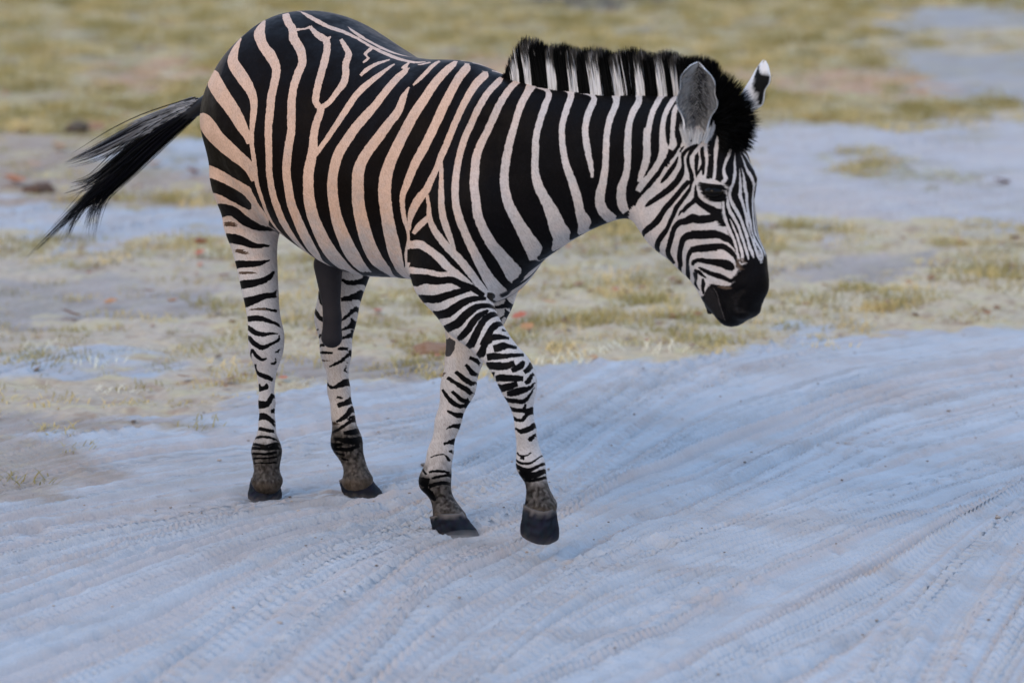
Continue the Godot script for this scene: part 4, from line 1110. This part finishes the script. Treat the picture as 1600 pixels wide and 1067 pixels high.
func build_body() -> ArrayMesh:
	body_data()
	var lo := Vector3(-1.0, -0.03, -0.46)
	var size := Vector3i(330, 210, 120)
	var corner := func(k: Vector3i) -> float:
		var key := (k.y * 1024 + k.x) * 1024 + k.z
		if values.has(key):
			return values[key]
		var f := field(lo + Vector3(k) * CELL, near_list(Vector3i(k.x >> 3, k.y >> 3, k.z >> 3), lo))
		values[key] = f
		return f
	var start := Vector3i(roundi((0.0 - lo.x) / CELL), roundi((0.95 - lo.y) / CELL), roundi((0.0 - lo.z) / CELL))
	while corner.call(start + Vector3i(0, 0, 1)) < 0.0:
		start.z += 1
	var cells := {}
	var todo := [start]
	var off := [Vector3i(0, 0, 0), Vector3i(1, 0, 0), Vector3i(0, 1, 0), Vector3i(1, 1, 0), Vector3i(0, 0, 1), Vector3i(1, 0, 1), Vector3i(0, 1, 1), Vector3i(1, 1, 1)]
	var edges := [[0, 1], [2, 3], [4, 5], [6, 7], [0, 2], [1, 3], [4, 6], [5, 7], [0, 4], [1, 5], [2, 6], [3, 7]]
	var faces := [[0, 2, 4, 6, Vector3i(-1, 0, 0)], [1, 3, 5, 7, Vector3i(1, 0, 0)], [0, 1, 4, 5, Vector3i(0, -1, 0)], [2, 3, 6, 7, Vector3i(0, 1, 0)], [0, 1, 2, 3, Vector3i(0, 0, -1)], [4, 5, 6, 7, Vector3i(0, 0, 1)]]
	var spots := PackedVector3Array()
	var normals := PackedVector3Array()
	var kinds := []
	var v := [0.0, 0.0, 0.0, 0.0, 0.0, 0.0, 0.0, 0.0]
	cells[start] = -1
	while todo:
		var c: Vector3i = todo.pop_back()
		var inside := 0
		for i in 8:
			v[i] = corner.call(c + off[i])
			if v[i] < 0.0:
				inside += 1
		if inside == 0 or inside == 8:
			continue
		var p := Vector3.ZERO
		var n := 0
		for e in edges:
			var a: float = v[e[0]]
			var b: float = v[e[1]]
			if (a < 0.0) != (b < 0.0):
				p += Vector3(off[e[0]]).lerp(Vector3(off[e[1]]), a / (a - b))
				n += 1
		p /= n
		var u := p
		var gx := lerpf(lerpf(v[1] - v[0], v[3] - v[2], u.y), lerpf(v[5] - v[4], v[7] - v[6], u.y), u.z)
		var gy := lerpf(lerpf(v[2] - v[0], v[3] - v[1], u.x), lerpf(v[6] - v[4], v[7] - v[5], u.x), u.z)
		var gz := lerpf(lerpf(v[4] - v[0], v[5] - v[1], u.x), lerpf(v[6] - v[2], v[7] - v[3], u.x), u.y)
		cells[c] = spots.size()
		var q := lo + (Vector3(c) + p) * CELL
		spots.append(q)
		var bump := Vector3(mottle.get_noise_3dv(q * 14.0), mottle.get_noise_3dv(q * 14.0 + Vector3(50, 0, 0)), mottle.get_noise_3dv(q * 14.0 + Vector3(0, 50, 0))) * 0.13
		bump += Vector3(mottle.get_noise_3dv(q * 55.0), mottle.get_noise_3dv(q * 55.0 + Vector3(50, 0, 0)), mottle.get_noise_3dv(q * 55.0 + Vector3(0, 50, 0))) * 0.10
		normals.append((Vector3(gx, gy, gz).normalized() + bump).normalized())
		kinds.append(region(q, near_list(Vector3i(c.x >> 3, c.y >> 3, c.z >> 3), lo)))
		for f in faces:
			var mixed := 0
			for i in 4:
				if v[f[i]] < 0.0:
					mixed += 1
			if mixed == 0 or mixed == 4:
				continue
			var w: Vector3i = c + f[4]
			if not cells.has(w) and w.x > 0 and w.y > 0 and w.z > 0 and w.x < size.x and w.y < size.y and w.z < size.z:
				cells[w] = -1
				todo.append(w)
	var parts := {}
	for t in ["A", "B", "C", "D", "P"]:
		parts[t] = {"v": PackedVector3Array(), "n": PackedVector3Array(), "c": PackedColorArray(), "uv": PackedVector2Array(), "i": PackedInt32Array(), "seen": {}}
	var dirs := [[Vector3i(1, 0, 0), Vector3i(0, 1, 0), Vector3i(0, 0, 1)], [Vector3i(0, 1, 0), Vector3i(0, 0, 1), Vector3i(1, 0, 0)], [Vector3i(0, 0, 1), Vector3i(1, 0, 0), Vector3i(0, 1, 0)]]
	for c in cells:
		if cells[c] < 0:
			continue
		var here: float = corner.call(c)
		for d in dirs:
			var there: float = corner.call(c + d[0])
			if (here < 0.0) == (there < 0.0):
				continue
			var k := [cells.get(c, -1), cells.get(c - d[1], -1), cells.get(c - d[1] - d[2], -1), cells.get(c - d[2], -1)]
			if k.min() < 0:
				continue
			var part: Dictionary = parts[kinds[k[0]]]
			var at := []
			for i in k:
				if not part.seen.has(i):
					part.seen[i] = part.v.size()
					part.v.append(spots[i])
					part.n.append(normals[i])
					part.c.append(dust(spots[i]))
					part.uv.append(side_map(spots[i], kinds[k[0]] if kinds[k[0]] in ORIGIN else "A"))
				at.append(part.seen[i])
			if here >= 0.0:
				part.i.append_array(PackedInt32Array([at[0], at[1], at[2], at[0], at[2], at[3]]))
			else:
				part.i.append_array(PackedInt32Array([at[0], at[2], at[1], at[0], at[3], at[2]]))
	var mesh := ArrayMesh.new()
	for t in parts:
		var part: Dictionary = parts[t]
		if part.i.is_empty():
			continue
		var arrays := []
		arrays.resize(Mesh.ARRAY_MAX)
		arrays[Mesh.ARRAY_VERTEX] = part.v
		arrays[Mesh.ARRAY_NORMAL] = part.n
		arrays[Mesh.ARRAY_COLOR] = part.c
		arrays[Mesh.ARRAY_TEX_UV] = part.uv
		arrays[Mesh.ARRAY_INDEX] = part.i
		mesh.add_surface_from_arrays(Mesh.PRIMITIVE_TRIANGLES, arrays)
		var m := tinted(0.45, 0.13)
		if t == "P":
			m.albedo_color = Color(0.20, 0.195, 0.21)
			m.roughness = 0.55
		elif t == "D":
			m.albedo_color = PAINT["k"]
		else:
			m.albedo_texture = ImageTexture.create_from_image(tiles[t])
		mesh.surface_set_material(mesh.get_surface_count() - 1, m)
	return mesh

# ------------------------------------------------------------------ hair and parts
func hair(s: SurfaceTool, p: PackedVector3Array, w: float, side: Vector3, colors: PackedColorArray) -> void:
	var n := p.size()
	for i in n - 1:
		var t0 := float(i) / (n - 1)
		var t1 := float(i + 1) / (n - 1)
		var w0 := w * (1.0 - pow(t0, 2.2) * 0.92)
		var w1 := w * (1.0 - pow(t1, 2.2) * 0.92)
		var dir := (p[i + 1] - p[i]).normalized()
		var sd := (side - dir * side.dot(dir)).normalized()
		var up := sd.cross(dir)
		var q := [[p[i] - sd * w0, colors[i], -1.0], [p[i] + sd * w0, colors[i], 1.0], [p[i + 1] - sd * w1, colors[i + 1], -1.0], [p[i + 1] + sd * w1, colors[i + 1], 1.0]]
		for k in [0, 2, 1, 1, 2, 3]:
			s.set_color(q[k][1])
			s.set_normal((up + sd * q[k][2] * 0.7).normalized())
			s.add_vertex(q[k][0])


func surface_y(x: float, z: float, from: float) -> float:
	var y := from
	var all := PackedInt32Array()
	for i in el_a.size():
		if el_g[i] >= 0 and (el_g[i] == 0 or el_g[i] == 1):
			all.append(i)
	var f := field(Vector3(x, y, z), all)
	var guard := 0
	while f > 0.001 and guard < 60:
		y -= maxf(f * 0.6, 0.001)
		f = field(Vector3(x, y, z), all)
		guard += 1
	return y


const BLACK_HAIR := Color(0.005, 0.005, 0.006)
const WHITE_HAIR := Color(0.80, 0.78, 0.76)


func make_mane(zebra: Node3D) -> void:
	var s := SurfaceTool.new()
	s.begin(Mesh.PRIMITIVE_TRIANGLES)
	var tufts := [[0.512, 0.011], [0.548, 0.006], [0.559, 0.006], [0.631, 0.013], [0.698, 0.012], [0.766, 0.015], [0.833, 0.012], [0.899, 0.013], [0.963, 0.010], [1.005, 0.009]]
	var crest := []
	for k in 81:
		var x := 0.44 + k * 0.0085
		crest.append([surface_y(x, sway(x), 1.42), surface_y(x, sway(x) + 0.013, 1.42)])
	for k in 9500:
		var x := rng.randf_range(0.46, 1.11)
		var e := rng.randf_range(-1.0, 1.0)
		var at := clampf((x - 0.44) / 0.0085, 0.0, 79.0)
		var i := int(at)
		var y0 := lerpf(crest[i][0], crest[i + 1][0], at - i)
		var y1 := lerpf(crest[i][1], crest[i + 1][1], at - i)
		var root := Vector3(x, lerpf(y0, y1, e * e) - 0.006, sway(x) + e * 0.013)
		var long := 0.114 * smoothstep(0.455, 0.53, x) * (1.0 + 0.05 * sin(x * 60.0)) * rng.randf_range(0.84, 1.04) * (1.0 - 0.10 * absf(e)) * (1.0 - 0.18 * smoothstep(0.95, 1.1, x)) + 0.01
		var clump := mottle.get_noise_2d(x * 24.0, 3.0) * 0.08
		var dir := Vector3(-0.02 + clump + rng.randf_range(-0.02, 0.02) + 0.10 * smoothstep(1.0, 1.1, x), 1.0, e * 0.10 + rng.randf_range(-0.06, 0.06)).normalized()
		var white := false
		for t in tufts:
			if absf(x + clump * 0.02 - t[0]) < t[1] * rng.randf_range(1.0, 1.3):
				white = true
		if rng.randf() < 0.015:
			white = not white
		var pts := PackedVector3Array()
		var cols := PackedColorArray()
		var tip := rng.randf_range(0.50, 0.84)
		for j in 6:
			var t := j / 5.0
			pts.append(root + dir * long * t + Vector3(clump * 0.05 * t * t, 0, e * 0.006 * t * t))
			var c := BLACK_HAIR
			if white and t < tip:
				c = WHITE_HAIR * rng.randf_range(0.75, 1.05)
			elif white:
				c = Color(0.05, 0.045, 0.04)
			cols.append(c)
		var a := rng.randf_range(-0.7, 0.7)
		hair(s, pts, rng.randf_range(0.0016, 0.0030), Vector3(cos(a), 0, sin(a)), cols)
	for k in 3600:  # the forelock between the ears, standing out over the brow
		var a := rng.randf_range(-0.30, 1.62)
		var e := rng.randf_range(-1.0, 1.0)
		var out := Vector3(cos(a), sin(a), 0)
		var root := Vector3(1.085, 1.165, -0.116 + e * 0.034) + out * 0.056 - Vector3(0.0, 0.0, 0.0)
		var long := (0.128 - 0.03 * smoothstep(0.3, -0.3, a)) * rng.randf_range(0.72, 1.05) * (1.0 - 0.15 * e * e)
		var dir := (out + Vector3(rng.randf_range(-0.16, 0.16), rng.randf_range(-0.12, 0.12) + 0.12, e * 0.18 + rng.randf_range(-0.08, 0.08))).normalized()
		var pts := PackedVector3Array()
		var cols := PackedColorArray()
		for j in 6:
			var t := j / 5.0
			pts.append(root + dir * long * t - Vector3(0, 0.014 * t * t, 0))
			cols.append(BLACK_HAIR)
		var b := rng.randf() * PI
		hair(s, pts, rng.randf_range(0.0013, 0.0026), Vector3(sin(a) * cos(b), -cos(a) * cos(b), sin(b)), cols)
	var m := tinted(0.5, 0.14)
	m.cull_mode = BaseMaterial3D.CULL_DISABLED
	put("mane", s.commit(), m, zebra)


func make_tail(zebra: Node3D) -> void:
	var ways := []
	ways.append([Vector3(-0.8344, 1.0715, 0.0000), Vector3(-0.9415, 0.9900, 0.0500), Vector3(-1.0377, 0.8910, 0.1100), Vector3(-1.1182, 0.7967, 0.1900), Vector3(-1.3057, 0.6018, 0.2900)])
	ways.append([Vector3(-0.8341, 1.0901, 0.0000), Vector3(-0.9704, 1.0266, 0.0500), Vector3(-1.0665, 0.9736, 0.1000), Vector3(-1.1416, 0.9268, 0.1600), Vector3(-1.2077, 0.8883, 0.2200)])
	ways.append([Vector3(-0.8343, 1.0789, 0.0000), Vector3(-0.9560, 1.0055, 0.0500), Vector3(-1.0611, 0.9188, 0.1100), Vector3(-1.1123, 0.8555, 0.1700), Vector3(-1.1694, 0.8357, 0.2200)])
	ways.append([Vector3(-0.8346, 1.0641, 0.0000), Vector3(-0.9329, 0.9778, 0.0500), Vector3(-1.0450, 0.8707, 0.1000), Vector3(-1.1165, 0.7846, 0.1400), Vector3(-1.1395, 0.6597, 0.1600)])
	ways.append([Vector3(-0.8345, 1.0678, 0.0000), Vector3(-0.9417, 0.9826, 0.0500), Vector3(-1.0562, 0.8743, 0.1100), Vector3(-1.1758, 0.7569, 0.1700), Vector3(-1.2192, 0.6513, 0.2000)])
	ways.append([Vector3(-0.8344, 1.0715, 0.0000), Vector3(-0.9563, 0.9905, 0.0500), Vector3(-1.0741, 0.8800, 0.1100), Vector3(-1.1735, 0.7506, 0.2000), Vector3(-1.2821, 0.6213, 0.2700)])
	ways.append([Vector3(-0.8346, 1.0641, 0.0000), Vector3(-0.9329, 0.9778, 0.0500), Vector3(-1.0572, 0.8620, 0.1000), Vector3(-1.1473, 0.7702, 0.1400), Vector3(-1.1716, 0.6875, 0.1700)])
	var s := SurfaceTool.new()
	s.begin(Mesh.PRIMITIVE_TRIANGLES)
	for k in 1050:
		var a: int = [0, 0, 5, 2, 2, 1, 1, 3, 3, 4, 4, 6, 6][rng.randi() % 13]
		var b: int = {0: 5, 5: 2, 2: 0, 1: 2, 3: 4, 4: 0, 6: 3}[a]
		var mix := rng.randf() * (0.8 if rng.randf() < 0.5 else 0.12)
		var spread := Vector3(rng.randfn() * 0.008, rng.randfn() * 0.010, rng.randfn() * 0.014)
		var reach_to := rng.randf_range(0.74, 1.0) if rng.randf() < 0.75 else rng.randf_range(0.3, 0.7)
		var grey := a == 1 or (a == 2 and rng.randf() < 0.35)
		var pts := PackedVector3Array()
		var cols := PackedColorArray()
		var shade := BLACK_HAIR * rng.randf_range(0.7, 1.6)
		if grey and rng.randf() < 0.4:
			shade = Color(0.20, 0.20, 0.21) * rng.randf_range(0.5, 1.5)
		for j in 13:
			var t := j / 12.0 * reach_to
			var q: Vector3 = along(ways[a], t).lerp(along(ways[b], t), mix * (1.0 - 0.7 * t))
			pts.append(q + spread * (0.35 + 0.9 * sin(PI * clampf(t * 0.9, 0.0, 1.0))) * (1.0 - 0.55 * t))
			cols.append(shade)
		var r := rng.randf() * PI
		hair(s, pts, rng.randf_range(0.0010, 0.0021), Vector3(sin(r) * 0.5, cos(r), sin(r) * 0.8), cols)
	for k in 420:  # pale hairs along the upper side of the dock
		var t0 := rng.randf_range(0.0, 0.30)
		var q := along(ways[1], t0).lerp(along(ways[0], t0), rng.randf_range(-0.2, 0.6)) + Vector3(0, 0.004, 0.012) + Vector3(rng.randfn(), rng.randfn(), rng.randfn()) * 0.005
		var dir := (along(ways[1], t0 + 0.2) - along(ways[1], t0)).normalized()
		var c := Color(0.42, 0.43, 0.46) * rng.randf_range(0.4, 1.1)
		var l := rng.randf_range(0.05, 0.12)
		hair(s, PackedVector3Array([q, q + dir * l * 0.5 + Vector3(0, 0.004, 0), q + dir * l]), 0.0013, Vector3(0.3, 1, 0.3), PackedColorArray([c, c, c * 0.6]))
	var m := tinted(0.45, 0.2)
	m.cull_mode = BaseMaterial3D.CULL_DISABLED
	var tail := put("tail", s.commit(), m, zebra)
	var dock := SurfaceTool.new()
	dock.begin(Mesh.PRIMITIVE_TRIANGLES)
	var rings := []
	for i in 10:
		var t := i / 9.0
		var c := along(ways[0], t * 0.42 - 0.06)
		var r := lerpf(0.028, 0.008, t)
		var ring := []
		for j in 10:
			var a := TAU * j / 10.0
			ring.append(c + Vector3(0.5 * sin(a), cos(a), 0.8 * sin(a)) * r)
		rings.append(ring)
	for i in 9:
		for j in 10:
			var k := (j + 1) % 10
			for p in [rings[i][j], rings[i + 1][j], rings[i][k], rings[i][k], rings[i + 1][j], rings[i + 1][k]]:
				dock.set_smooth_group(0)
				dock.add_vertex(p)
	dock.generate_normals()
	put("tail_dock", dock.commit(), plain(Color(0.1, 0.1, 0.11), 0.6), tail)


func along(way: Array, t: float) -> Vector3:
	var at := clampf(t, -0.2, 1.0) * (way.size() - 1)
	if at <= 0.0:
		return way[0] + (way[0] - way[1]) * -at
	var i := mini(int(at), way.size() - 2)
	var a: Vector3 = way[i - 1] if i > 0 else 2.0 * way[0] - way[1]
	var d: Vector3 = way[i + 2] if i + 2 < way.size() else 2.0 * way[-1] - way[-2]
	return (way[i] as Vector3).cubic_interpolate(way[i + 1], a, d, at - i)


func make_ear(zebra: Node3D, base: Vector3, tip: Vector3, open: Vector3, half: float, far: bool) -> void:
	var up := tip - base
	open = (open - up * open.dot(up) / up.length_squared()).normalized()
	var side := up.normalized().cross(open)
	var rows := 26
	var cols := 22
	var front := []
	var back := []
	for i in rows + 1:
		var s := float(i) / rows
		var w := half * (0.50 + 0.50 * smoothstep(0.05, 0.55, s)) * (1.0 + 0.07 * sin(s * 17.0)) * pow(maxf(1.0 - pow(clampf((s - 0.52) / 0.48, 0.0, 1.0), 2.4), 0.0), 0.62)
		var bend := lerpf(2.0, 1.05, smoothstep(0.0, 0.75, s))
		var f := []
		var b := []
		for j in cols + 1:
			var t := 2.0 * j / cols - 1.0
			var a := t * bend
			var wob := 1.0 + 0.05 * mottle.get_noise_2d(s * 4.0, t * 2.0 + (5.0 if far else 0.0))
			var k := w * wob / sin(minf(bend, PI / 2))
			var q := base + up * (s + 0.03 * sin(t * 5.0) * s) + side * k * sin(a) + open * (k * (1.0 - cos(a)) - half * 0.55 - up.length() * 0.16 * (s * s - s))
			f.append(q)
			var nrm := (open * -cos(a) + side * sin(a)).normalized()
			b.append(q + nrm * 0.0035 * smoothstep(0.0, 0.1, 1.0 - absf(t)) + nrm * 0.001)
		front.append(f)
		back.append(b)
	var st_ := SurfaceTool.new()
	st_.begin(Mesh.PRIMITIVE_TRIANGLES)
	var inner := func(s: float, t: float) -> Color:
		var n := mottle.get_noise_2d(s * 5.0 + 3.0, t * 9.0)
		var c := Color(0.16, 0.158, 0.155).lerp(Color(0.012, 0.012, 0.013), smoothstep(0.66, 0.10, absf(t - 0.12 + 0.35 * n)) * smoothstep(0.05, 0.25, s))
		c = c.lerp(Color(0.40, 0.39, 0.38), smoothstep(0.30, 0.0, s + 0.1 * n) * 0.8)
		return c.lerp(Color(0.03, 0.03, 0.03), smoothstep(0.70, 0.86, absf(t)) * smoothstep(0.3, 0.55, s) * (0.6 + n)).lerp(Color(0.50, 0.49, 0.48), smoothstep(0.95, 1.0, absf(t) + 0.10 * n)) * (1.0 + 0.3 * n)
	var outer := func(s: float, t: float) -> Color:
		var n := mottle.get_noise_2d(s * 6.0 + 13.0, t * 4.0)
		var c := Color(0.70, 0.69, 0.68)
		var band := smoothstep(0.66, 0.74, s + 0.10 * n - 0.30 * t) * (1.0 - smoothstep(0.86, 0.90, s + 0.03 * n))
		c = c.lerp(BLACK_HAIR, band)
		return c.lerp(Color(0.72, 0.70, 0.68), smoothstep(0.93, 1.0, absf(t)))
	for face in 2:
		var g: Array = front if face == 0 else back
		for i in rows:
			for j in cols:
				for q in [[0, 0], [1, 0], [0, 1], [0, 1], [1, 0], [1, 1]]:
					var s: float = float(i + q[0]) / rows
					var t: float = 2.0 * (j + q[1]) / cols - 1.0
					st_.set_smooth_group(face)
					st_.set_color(inner.call(s, t) if face == 0 else outer.call(s, t))
					st_.add_vertex(g[i + q[0]][j + q[1]])
	st_.generate_normals()
	var m := tinted(0.7, 0.25)
	m.cull_mode = BaseMaterial3D.CULL_DISABLED
	var ear := put("ear", st_.commit(), m, zebra)
	var h := SurfaceTool.new()
	h.begin(Mesh.PRIMITIVE_TRIANGLES)
	for k in 700:
		var t: float = rng.randf_range(-0.98, 0.98)
		var s := rng.randf_range(0.02, 0.9)
		var p: Vector3 = front[int(s * rows)][int((t + 1.0) * 0.5 * cols)]
		var dir := (up.normalized() * rng.randf_range(0.2, 0.9) - side * signf(t) * 0.7 + open * 0.5).normalized()
		var l := rng.randf_range(0.010, 0.026) * (1.0 - 0.5 * s)
		var c: Color = Color(0.10, 0.10, 0.10).lerp(Color(0.42, 0.41, 0.40), pow(rng.randf(), 2.0) * (1.0 - 0.55 * s))
		hair(h, PackedVector3Array([p, p + dir * l * 0.6, p + dir * l + up.normalized() * l * 0.3]), 0.0007, side, PackedColorArray([c, c, c]))
	for k in 260:  # pale fluff at the root
		var a := rng.randf() * TAU
		var p := base + side * cos(a) * half * 0.6 + open * (sin(a) * half * 0.5 - half * 0.1) - up * rng.randf_range(0.0, 0.10)
		var dir := (up.normalized() + side * cos(a) * 0.35 + open * sin(a) * 0.35).normalized()
		var c := Color(0.60, 0.58, 0.56) * rng.randf_range(0.6, 1.05)
		var l := rng.randf_range(0.02, 0.04)
		hair(h, PackedVector3Array([p, p + dir * l * 0.5, p + dir * l]), 0.0013, side, PackedColorArray([c, c, c]))
	var hm := tinted(0.7, 0.2)
	hm.cull_mode = BaseMaterial3D.CULL_DISABLED
	put("ear_hair", h.commit(), hm, ear)


func hoof_mesh(k: int) -> ArrayMesh:
	var s := SurfaceTool.new()
	s.begin(Mesh.PRIMITIVE_TRIANGLES)
	var rings := []
	var high := 0.052
	for i in 9:
		var t := i / 8.0
		var ring := []
		for j in 32:
			var a := TAU * j / 32.0
			var fwd := cos(a)
			var x := (0.058 if fwd > 0.0 else 0.047) * fwd
			var z := 0.047 * sin(a)
			if fwd < 0.0:
				z *= 1.0 - 0.18 * pow(-fwd, 3.0)
			var grow := (1.06 - 0.22 * t) * (1.0 - 0.05 * smoothstep(0.12, 0.0, t)) * (1.0 + 0.012 * sin(t * 34.0))
			var slope := -0.030 * t if fwd > 0.0 else -0.020 * t
			var y := high * t * (1.0 - 0.30 * maxf(-fwd, 0.0))
			ring.append(Vector3(x * grow + slope, y + 0.002 * mottle.get_noise_2d(a * 2.0 + k * 9.0, 1.0), z * grow))
		rings.append(ring)
	var color := func(i: int, j: int) -> Color:
		var n := mottle.get_noise_2d(i * 0.9 + k * 7.0, j * 0.35)
		var c := Color(0.013, 0.015, 0.02) * (1.0 + 0.8 * n)
		c = c.lerp(Color(0.22, 0.19, 0.165), clampf(smoothstep(1.8, -0.5, i + 2.0 * n) * 0.25 + smoothstep(6.5, 8.0, i + n) * 0.6, 0.0, 1.0))
		return c
	for i in 8:
		for j in 32:
			for q in [[0, 0], [1, 0], [0, 1], [0, 1], [1, 0], [1, 1]]:
				s.set_smooth_group(0)
				s.set_color(color.call(i + q[0], (j + q[1]) % 32))
				s.add_vertex(rings[i + q[0]][(j + q[1]) % 32])
	for j in range(1, 31):
		for p in [rings[8][0], rings[8][j + 1], rings[8][j]]:
			s.set_smooth_group(1)
			s.set_color(Color(0.1, 0.09, 0.08))
			s.add_vertex(p)
		for p in [rings[0][0], rings[0][j], rings[0][j + 1]]:
			s.set_smooth_group(2)
			s.set_color(Color(0.12, 0.10, 0.09))
			s.add_vertex(p)
	s.generate_normals()
	return s.commit()


func make_hoof(zebra: Node3D, at: Vector3, facing: Vector2, pitch: float, k: int, size: Vector3) -> void:
	var o := put("hoof", hoof_mesh(k), tinted(0.6, 0.1), zebra)
	o.transform = Transform3D(Basis(Vector3.UP, atan2(-facing.y, facing.x)) * Basis(Vector3.BACK, pitch), at)
	o.scale = size


func make_eye(zebra: Node3D, side: float) -> void:
	var at := Vector3(1.1853, 1.0227, -0.0508)
	if side < 0.0:
		at = Vector3(at.x - 0.006, at.y, 2.0 * HEAD_Z - at.z + 0.010)
	var ball := SphereMesh.new()
	ball.radius = 0.024
	ball.height = 0.048
	ball.radial_segments = 40
	ball.rings = 20
	var m := plain(Color(0.04, 0.03, 0.025), 0.10, 0.22)
	var eye := put("eye", ball, m, zebra)
	eye.position = at
	eye.scale = Vector3(1.12, 0.70, 1.0)
	var s := SurfaceTool.new()
	s.begin(Mesh.PRIMITIVE_TRIANGLES)
	for k in 60:  # lashes of the upper lid
		var t := k / 59.0 * 2.0 - 1.0
		var p := eye.position + Vector3(t * 0.024 + 0.004, 0.0150 - 0.006 * t * t, side * 0.015 * (1.0 - 0.4 * t * t))
		var d := Vector3(0.25 * t + 0.1, -0.35, side).normalized() * rng.randf_range(0.012, 0.02)
		hair(s, PackedVector3Array([p, p + d * 0.5 + Vector3(0, 0.001, 0), p + d]), 0.0008, Vector3.RIGHT, PackedColorArray([BLACK_HAIR, BLACK_HAIR, BLACK_HAIR]))
	var lm := tinted(0.5)
	lm.cull_mode = BaseMaterial3D.CULL_DISABLED
	put("eyelash", s.commit(), lm, eye)


func make_zebra() -> void:
	var zebra := Node3D.new()
	zebra.name = "zebra"
	add_child(zebra)
	zebra.position = HERE
	zebra.rotation.y = -deg_to_rad(YAW)
	tag(zebra, "black and white striped zebra walking across the sandy track, head low, one forehoof lifted", "zebra")
	paint_coat()
	put("body", build_body(), null, zebra)
	make_mane(zebra)
	make_tail(zebra)
	make_ear(zebra, Vector3(1.145, 1.162, -0.025), Vector3(1.151, 1.345, -0.027), Vector3(0.70, 0.15, 0.70), 0.050, false)
	make_ear(zebra, Vector3(1.130, 1.185, -0.180), Vector3(1.222, 1.340, -0.220), Vector3(0.35, 0.0, -0.92), 0.038, true)
	make_eye(zebra, 1.0)
	make_eye(zebra, -1.0)
	make_hoof(zebra, Vector3(-0.425, 0.0, 0.112), Vector2(0.73, 0.68), 0.0, 1, Vector3(1.0, 1.0, 1.02))
	make_hoof(zebra, Vector3(-0.278, 0.0, -0.122), Vector2(0.86, -0.50), 0.0, 2, Vector3(1.1, 1.0, 1.0))
	make_hoof(zebra, Vector3(0.285, -0.004, 0.030), Vector2(0.93, -0.45), 0.0, 3, Vector3(1.2, 1.15, 1.05))
	make_hoof(zebra, Vector3(0.662, 0.062, 0.066), Vector2(0.90, 0.42), -0.32, 4, Vector3(1.02, 1.5, 1.10))
	make_dust()


func make_dust() -> void:
	var puff := Node3D.new()
	puff.name = "dust_puff"
	add_child(puff)
	puff.position = Vector3(-0.15, 0.0, 0.36)
	tag(puff, "low puff of pale dust kicked up round the planted forehoof", "dust")
	for d in [[Vector3(-0.02, 0.008, 0.07), Vector3(0.34, 0.034, 0.10), 4.0], [Vector3(0.03, 0.012, 0.06), Vector3(0.16, 0.055, 0.07), 3.0], [Vector3(0.22, 0.006, 0.05), Vector3(0.3, 0.024, 0.12), 3.0], [Vector3(-0.26, 0.006, 0.04), Vector3(0.45, 0.024, 0.14), 2.5]]:
		var f := FogVolume.new()
		f.name = "dust_cloud"
		f.shape = RenderingServer.FOG_VOLUME_SHAPE_ELLIPSOID
		f.size = d[1]
		f.position = d[0]
		var m := FogMaterial.new()
		m.albedo = Color(0.86, 0.84, 0.82)
		m.density = d[2]
		f.material = m
		puff.add_child(f, true)
